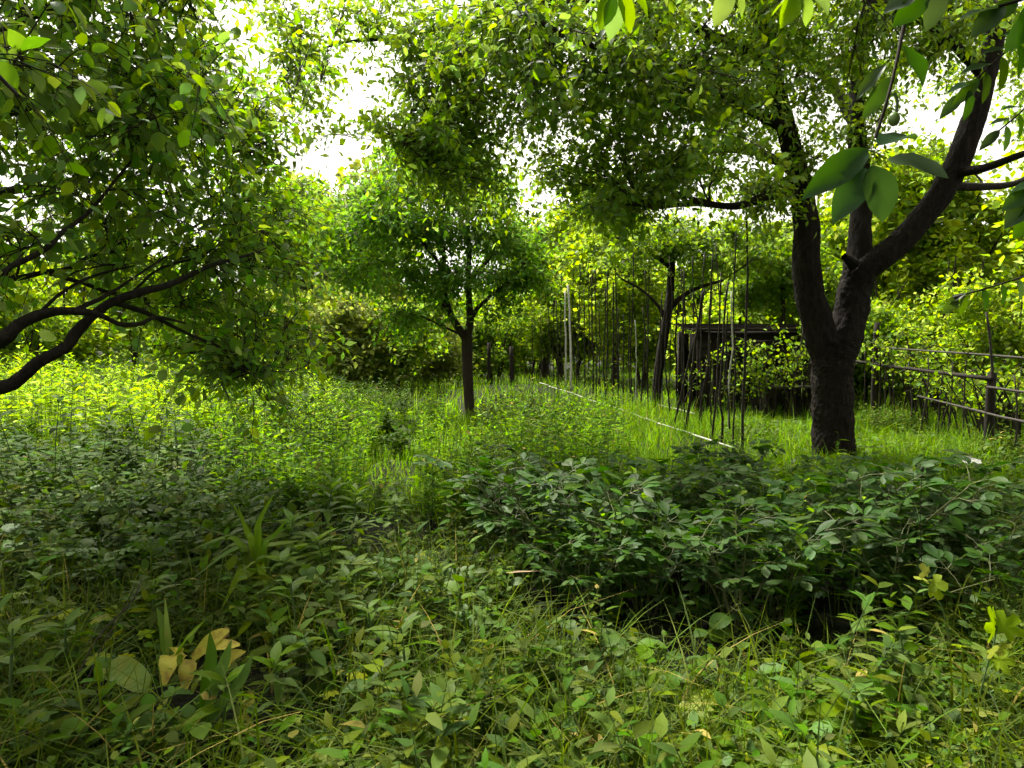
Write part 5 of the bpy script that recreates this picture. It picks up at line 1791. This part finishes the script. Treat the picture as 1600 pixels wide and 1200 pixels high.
# ---- strap-leaved clump and pale pinnate sprigs left of the bed
def strap_clump():
    Y = 3.9
    g = ground_pt(400, 965)
    root = thing('strap_clump', 'clump of long pale strap leaves fallen sideways below the lilies', 'plant', g)
    bs = np.array(root.location)
    for k, (mx, my, tx, ty, dY, w_) in enumerate([(360, 860, 300, 905, -.2, .035), (365, 850, 335, 870, .1, .03), (350, 840, 292, 862, .1, .03), (385, 830, 372, 790, .2, .035), (405, 815, 430, 768, .1, .04), (430, 850, 470, 845, -.1, .04),
                                                  (425, 840, 455, 805, .2, .035), (372, 900, 345, 955, -.3, .05), (410, 895, 425, 940, -.3, .045), (380, 845, 318, 825, .3, .03), (395, 840, 352, 770, .3, .03), (440, 870, 490, 890, -.2, .04)]):
        P = np.array([at(402, 930, Y), at((402 + mx) / 2, (905 + my) / 2 - 18, Y), at(mx, my, Y + dY / 2), at(tx, ty, Y + dY)]) - bs
        link('leaf', make_mesh('strap_leaf', *ribbon(P, w_, prof=(.5, .9, 1, .9, .6, .05), nrm=(0, -.6, 1)), [M['lily']]), root)


strap_clump()


def pinnate_mesh():
    mb = MB()
    mb.add(tubes(np.array([[0, 0, 0], [.1, 0, .015], [.2, 0, .0]]), np.array([[.002, .0016, .001]]), 4), 1)
    P, D, S = [], [], []
    for i in range(4):
        for sd in (-1, 1):
            P.append((.05 + .042 * i, 0, .012)); D.append((.55, sd, .02)); S.append(.055 - .004 * i)
    P.append((.2, 0, 0)); D.append((1, 0, -.1)); S.append(.06)
    mb.add(scatter(L_OVH, np.array(P), np.array(D), np.tile(UP, (len(P), 1)), np.array(S), np.full(len(P), 1.0)), 0)
    return mb.mesh('pinnate_leaf', [M['dock'], M['stem']])


PIN = pinnate_mesh()
for i_, (px_, py_, Y_, lab_) in enumerate([(285, 770, 4.6, 'pale pinnate sprig catching light above the dark weeds'), (265, 830, 4.2, 'lower pale pinnate sprig over the dark weeds'), (60, 800, 4.6, 'pinnate sprig in the dark weeds at the picture edge'), (150, 860, 4.2, 'pinnate sprig in the dark weeds near the dead stems'),
                                           (680, 880, 3.9, 'grey-green pinnate sprig beside the path at the peony bed'), (630, 885, 4.0, 'second grey-green pinnate sprig beside the path'), (200, 760, 5.0, 'small pinnate sprig deep in the dark weeds')]):
    rg_ = np.random.default_rng(900 + i_)
    top_ = at(px_, py_, Y_)
    b_ = np.array([top_[0], top_[1] + .05, float(gz(top_[0], top_[1]))])
    ro = thing('pinnate_sprig', lab_, 'plant', b_, 0, None)
    hh = top_[2] - b_[2]
    sm = link('stem', limb_mesh('sprig_stem', np.array([[0, 0, -.02, .004], [.02, 0, hh * .5, .003], [0, -.05, hh, .002]]), M['stem'], 10, 5, .03), ro)
    for k in range(6):
        a_ = -1.57 + rg_.normal(0, 1.1)
        o = link('leaf', PIN, sm)
        o.matrix_basis = frame_mat(np.array([0, -.05 * (1 - k * .08), hh * (1 - k * .09)]), np.array([math.cos(a_), math.sin(a_), .25]), UP + np.array([0, -.5, 0]) + rg_.normal(0, .15, 3), rg_.uniform(.85, 1.2))

# ---- single sprigs and small things
def sprig(name, label, rows, r, mat, leaves, lm, tmpl, key, wf=1.0):
    """stem through (px,py,Y) rows with hand-placed leaves (base px,py,Y, tip px,py,Y, roll)"""
    P = np.array([at(*q) for q in rows])
    root = thing(name, label, 'plant', P[0])
    bs = np.array(root.location)
    link('stem', limb_mesh(name + '_stem', np.hstack([P - bs, np.linspace(r, r * .5, len(P))[:, None]]), mat, 16, 5, .03), root)
    me = leaf_mesh(key, tmpl, lm)
    for bx, by, bY, tx, ty, tY, roll in leaves:
        a, b = at(bx, by, bY) - bs, at(tx, ty, tY) - bs
        d = b - a
        nrm = Quaternion(Vector(d).normalized(), roll) @ Vector((0, -.5, 1))
        o = link('leaf', me, root)
        o.matrix_basis = frame_mat(a, d, np.array(nrm), np.linalg.norm(d), wf)


Yq = 3.0
sprig('maple_seedling', 'bright yellow-green lobed seedling standing out against the dark hollow', [(1485, 1010, Yq), (1475, 960, Yq), (1458, 920, Yq), (1450, 905, Yq)], .003, M['stem'],
      [(1448, 905, Yq, 1480, 918, Yq - .05, .5), (1450, 903, Yq, 1440, 882, Yq, -.3), (1452, 908, Yq, 1430, 902, Yq, .4), (1455, 915, Yq, 1470, 935, Yq - .05, 1.0)], M['lobed'], L_MAPLE, 'maple_leaf', 1.1)
sprig('currant_sprig', 'pale scalloped currant leaves rising at the foreground edge', [(1530, 1090, 2.7), (1540, 1050, 2.7), (1552, 1010, 2.7), (1556, 985, 2.7)], .0035, M['stem'],
      [(1553, 1000, 2.7, 1548, 952, 2.68, .2), (1556, 990, 2.7, 1590, 965, 2.68, .4), (1552, 1008, 2.7, 1565, 1022, 2.62, .8), (1548, 1020, 2.7, 1520, 1010, 2.7, .2), (1545, 1030, 2.7, 1585, 1035, 2.65, .5)], M['lobed'], L_LOB, 'currant_leaf', 1.15)
sprig('hollow_seedling', 'small seedling with paired oval leaves in the dark hollow', [(985, 1030, 3.3), (990, 1010, 3.3), (1000, 1000, 3.3)], .002, M['stem'],
      [(983, 1015, 3.3, 972, 1036, 3.25, .5), (983, 1014, 3.3, 998, 1013, 3.3, .3), (1001, 1000, 3.3, 1024, 996, 3.3, .4), (1000, 1000, 3.3, 1008, 1012, 3.25, .6), (985, 1010, 3.3, 962, 998, 3.3, .2)], M['dock'], L_OVH, 'seedling_leaf', 1.1)
sprig('broadleaf_sprig', 'trio of broad oval leaves over the dark hollow below the peonies', [(1118, 1040, 3.5), (1112, 1010, 3.5), (1106, 985, 3.45)], .003, M['stem'],
      [(1107, 975, 3.45, 1142, 965, 3.4, .3), (1108, 978, 3.45, 1143, 992, 3.38, .8), (1106, 984, 3.45, 1130, 1002, 3.4, .4), (1104, 985, 3.45, 1085, 992, 3.4, .2)], M['dock'], L_OVH, 'broad_sprig_leaf', 1.2)
sprig('pale_sprig', 'pale opposite-leaved sprig in the foreground right of the hollow', [(1420, 1130, 2.8), (1415, 1060, 2.8), (1410, 1010, 2.8), (1404, 985, 2.8)], .003, M['stem'],
      [(1405, 985, 2.8, 1386, 958, 2.8, .4), (1405, 984, 2.8, 1412, 960, 2.82, .8), (1405, 986, 2.8, 1435, 980, 2.78, .4), (1404, 986, 2.8, 1370, 972, 2.8, .3), (1410, 1012, 2.8, 1382, 1006, 2.8, .3), (1410, 1012, 2.8, 1438, 1008, 2.8, .3), (1412, 1035, 2.8, 1400, 1032, 2.75, .3), (1413, 1040, 2.8, 1445, 1050, 2.75, .5)], M['dock'], L_OVH, 'pale_sprig_leaf', .9)


def single(name, label, cat, V, T, mat):
    o = link(name, make_mesh(name, V, T, [mat]))
    tag(o, label, cat)
    return o


# dead stems lying and leaning
for nm, lab, rows, r in [
    ('dead_stem', 'dark bare dead stem leaning across the weeds at lower left', [(80, 1125, 2.7), (120, 1060, 2.9), (150, 1000, 3.05), (205, 940, 3.25), (222, 905, 3.4)], .0045),
    ('dead_stem', 'second dark bare stem crossing beside the wilting plant', [(95, 1130, 2.65), (130, 1075, 2.75), (155, 1020, 2.9), (185, 965, 3.05), (212, 915, 3.2)], .003),
    ('bud_stem', 'thin dark stem with a single bud rising before the main tree', [(1442, 960, 3.6), (1440, 880, 3.6), (1438, 800, 3.6), (1441, 738, 3.6)], .0022),
    ('bud_stem', 'thin forked side stem beside the single bud', [(1440, 830, 3.6), (1428, 790, 3.6), (1417, 760, 3.6)], .0016),
    ('grass_stalk', 'long pale arching stalk across the dark hollow', [(875, 1010, 3.2), (885, 965, 3.2), (930, 965, 3.2), (975, 985, 3.2), (1030, 1000, 3.2), (1070, 1065, 3.0)], .0022),
]:
    P = np.array([at(*q) for q in rows])
    V, T = tubes(smooth_line(P, 24), np.linspace(r, r * .6, 24)[None], 6)
    single(nm, lab, 'stem', V, T, M['twig'] if nm != 'grass_stalk' else M['stem'])
p_ = np.array([at(790, 895, 3.75), at(815, 893, 3.7), at(850, 892, 3.7)])
single('dry_leaf', 'long tan dry leaf lying over the dark hollow', 'leaf', *ribbon(p_, .016, prof=(.3, 1, .9, .5, .1)), M['dry'])
p_ = np.array([at(1160, 1015, 3.3), at(1163, 1025, 3.3), at(1168, 1033, 3.3)])
single('dry_leaf', 'small orange dry leaf hanging in the dark hollow', 'leaf', *ribbon(p_, .02, nrm=(0, -1, .3)), M['dry'])


def ball(c, r, sq=1.0):
    V, T = [], []
    n, m = 10, 7
    for i in range(m):
        th = math.pi * i / (m - 1)
        for k in range(n):
            a = 2 * math.pi * k / n
            rr = r * math.sin(th) * (1 + .06 * math.sin(5 * a))
            V.append((c[0] + rr * math.cos(a), c[1] + rr * math.sin(a), c[2] + r * sq * math.cos(th)))
    for i in range(m - 1):
        for k in range(n):
            a, b = i * n + k, i * n + (k + 1) % n
            T += [(a, a + n, b + n), (a, b + n, b)]
    return np.array(V), np.array(T)


single('flower_bud', 'dark pointed bud on the thin stem before the main tree', 'bud', *ball(at(1441, 733, 3.6), .010, 1.7), M['bud'])
for px_, py_, Y_, lab_ in [(1150, 760, 4.9, 'white round peony bud above the peony leaves'), (1138, 782, 4.8, 'smaller cream peony bud just below the white one')]:
    ro = thing('peony_bud', lab_, 'bud', at(px_, py_, Y_))
    link('petal_ball', make_mesh('petal_ball', *ball((0, 0, 0), .018 if py_ < 770 else .013, .9), [M['white']]), ro)
    link('sepal', make_mesh('sepal', *ball((0, 0, -.010), .017 if py_ < 770 else .013, .55), [M['bud']]), ro)
    link('stem', limb_mesh('bud_stem', np.array([[0, 0, -.01, .003], [.01, .01, -.15, .003], [.03, .02, -.35, .004]]), M['stem'], 8, 5, .02), ro)
g_ = ground_pt(1519, 748)
p_ = np.array([[-.09, 0, .26], [-.03, .02, .285], [.03, 0, .28], [.09, -.02, .265]]) + g_
single('white_scrap', 'white scrap lying on the leaf carpet near the fence', 'scrap', *ribbon(p_, .13, prof=(.5, .9, 1, .9, .6), curl=.15), M['white'])
g_ = ground_pt(1465, 775)
p_ = np.array([[-.04, 0, .26], [0, .01, .275], [.04, 0, .26]]) + g_
single('white_scrap', 'smaller pale scrap lying nearer the peony bed', 'scrap', *ribbon(p_, .06, prof=(.5, .9, 1, .9, .6), curl=.15), M['white'])
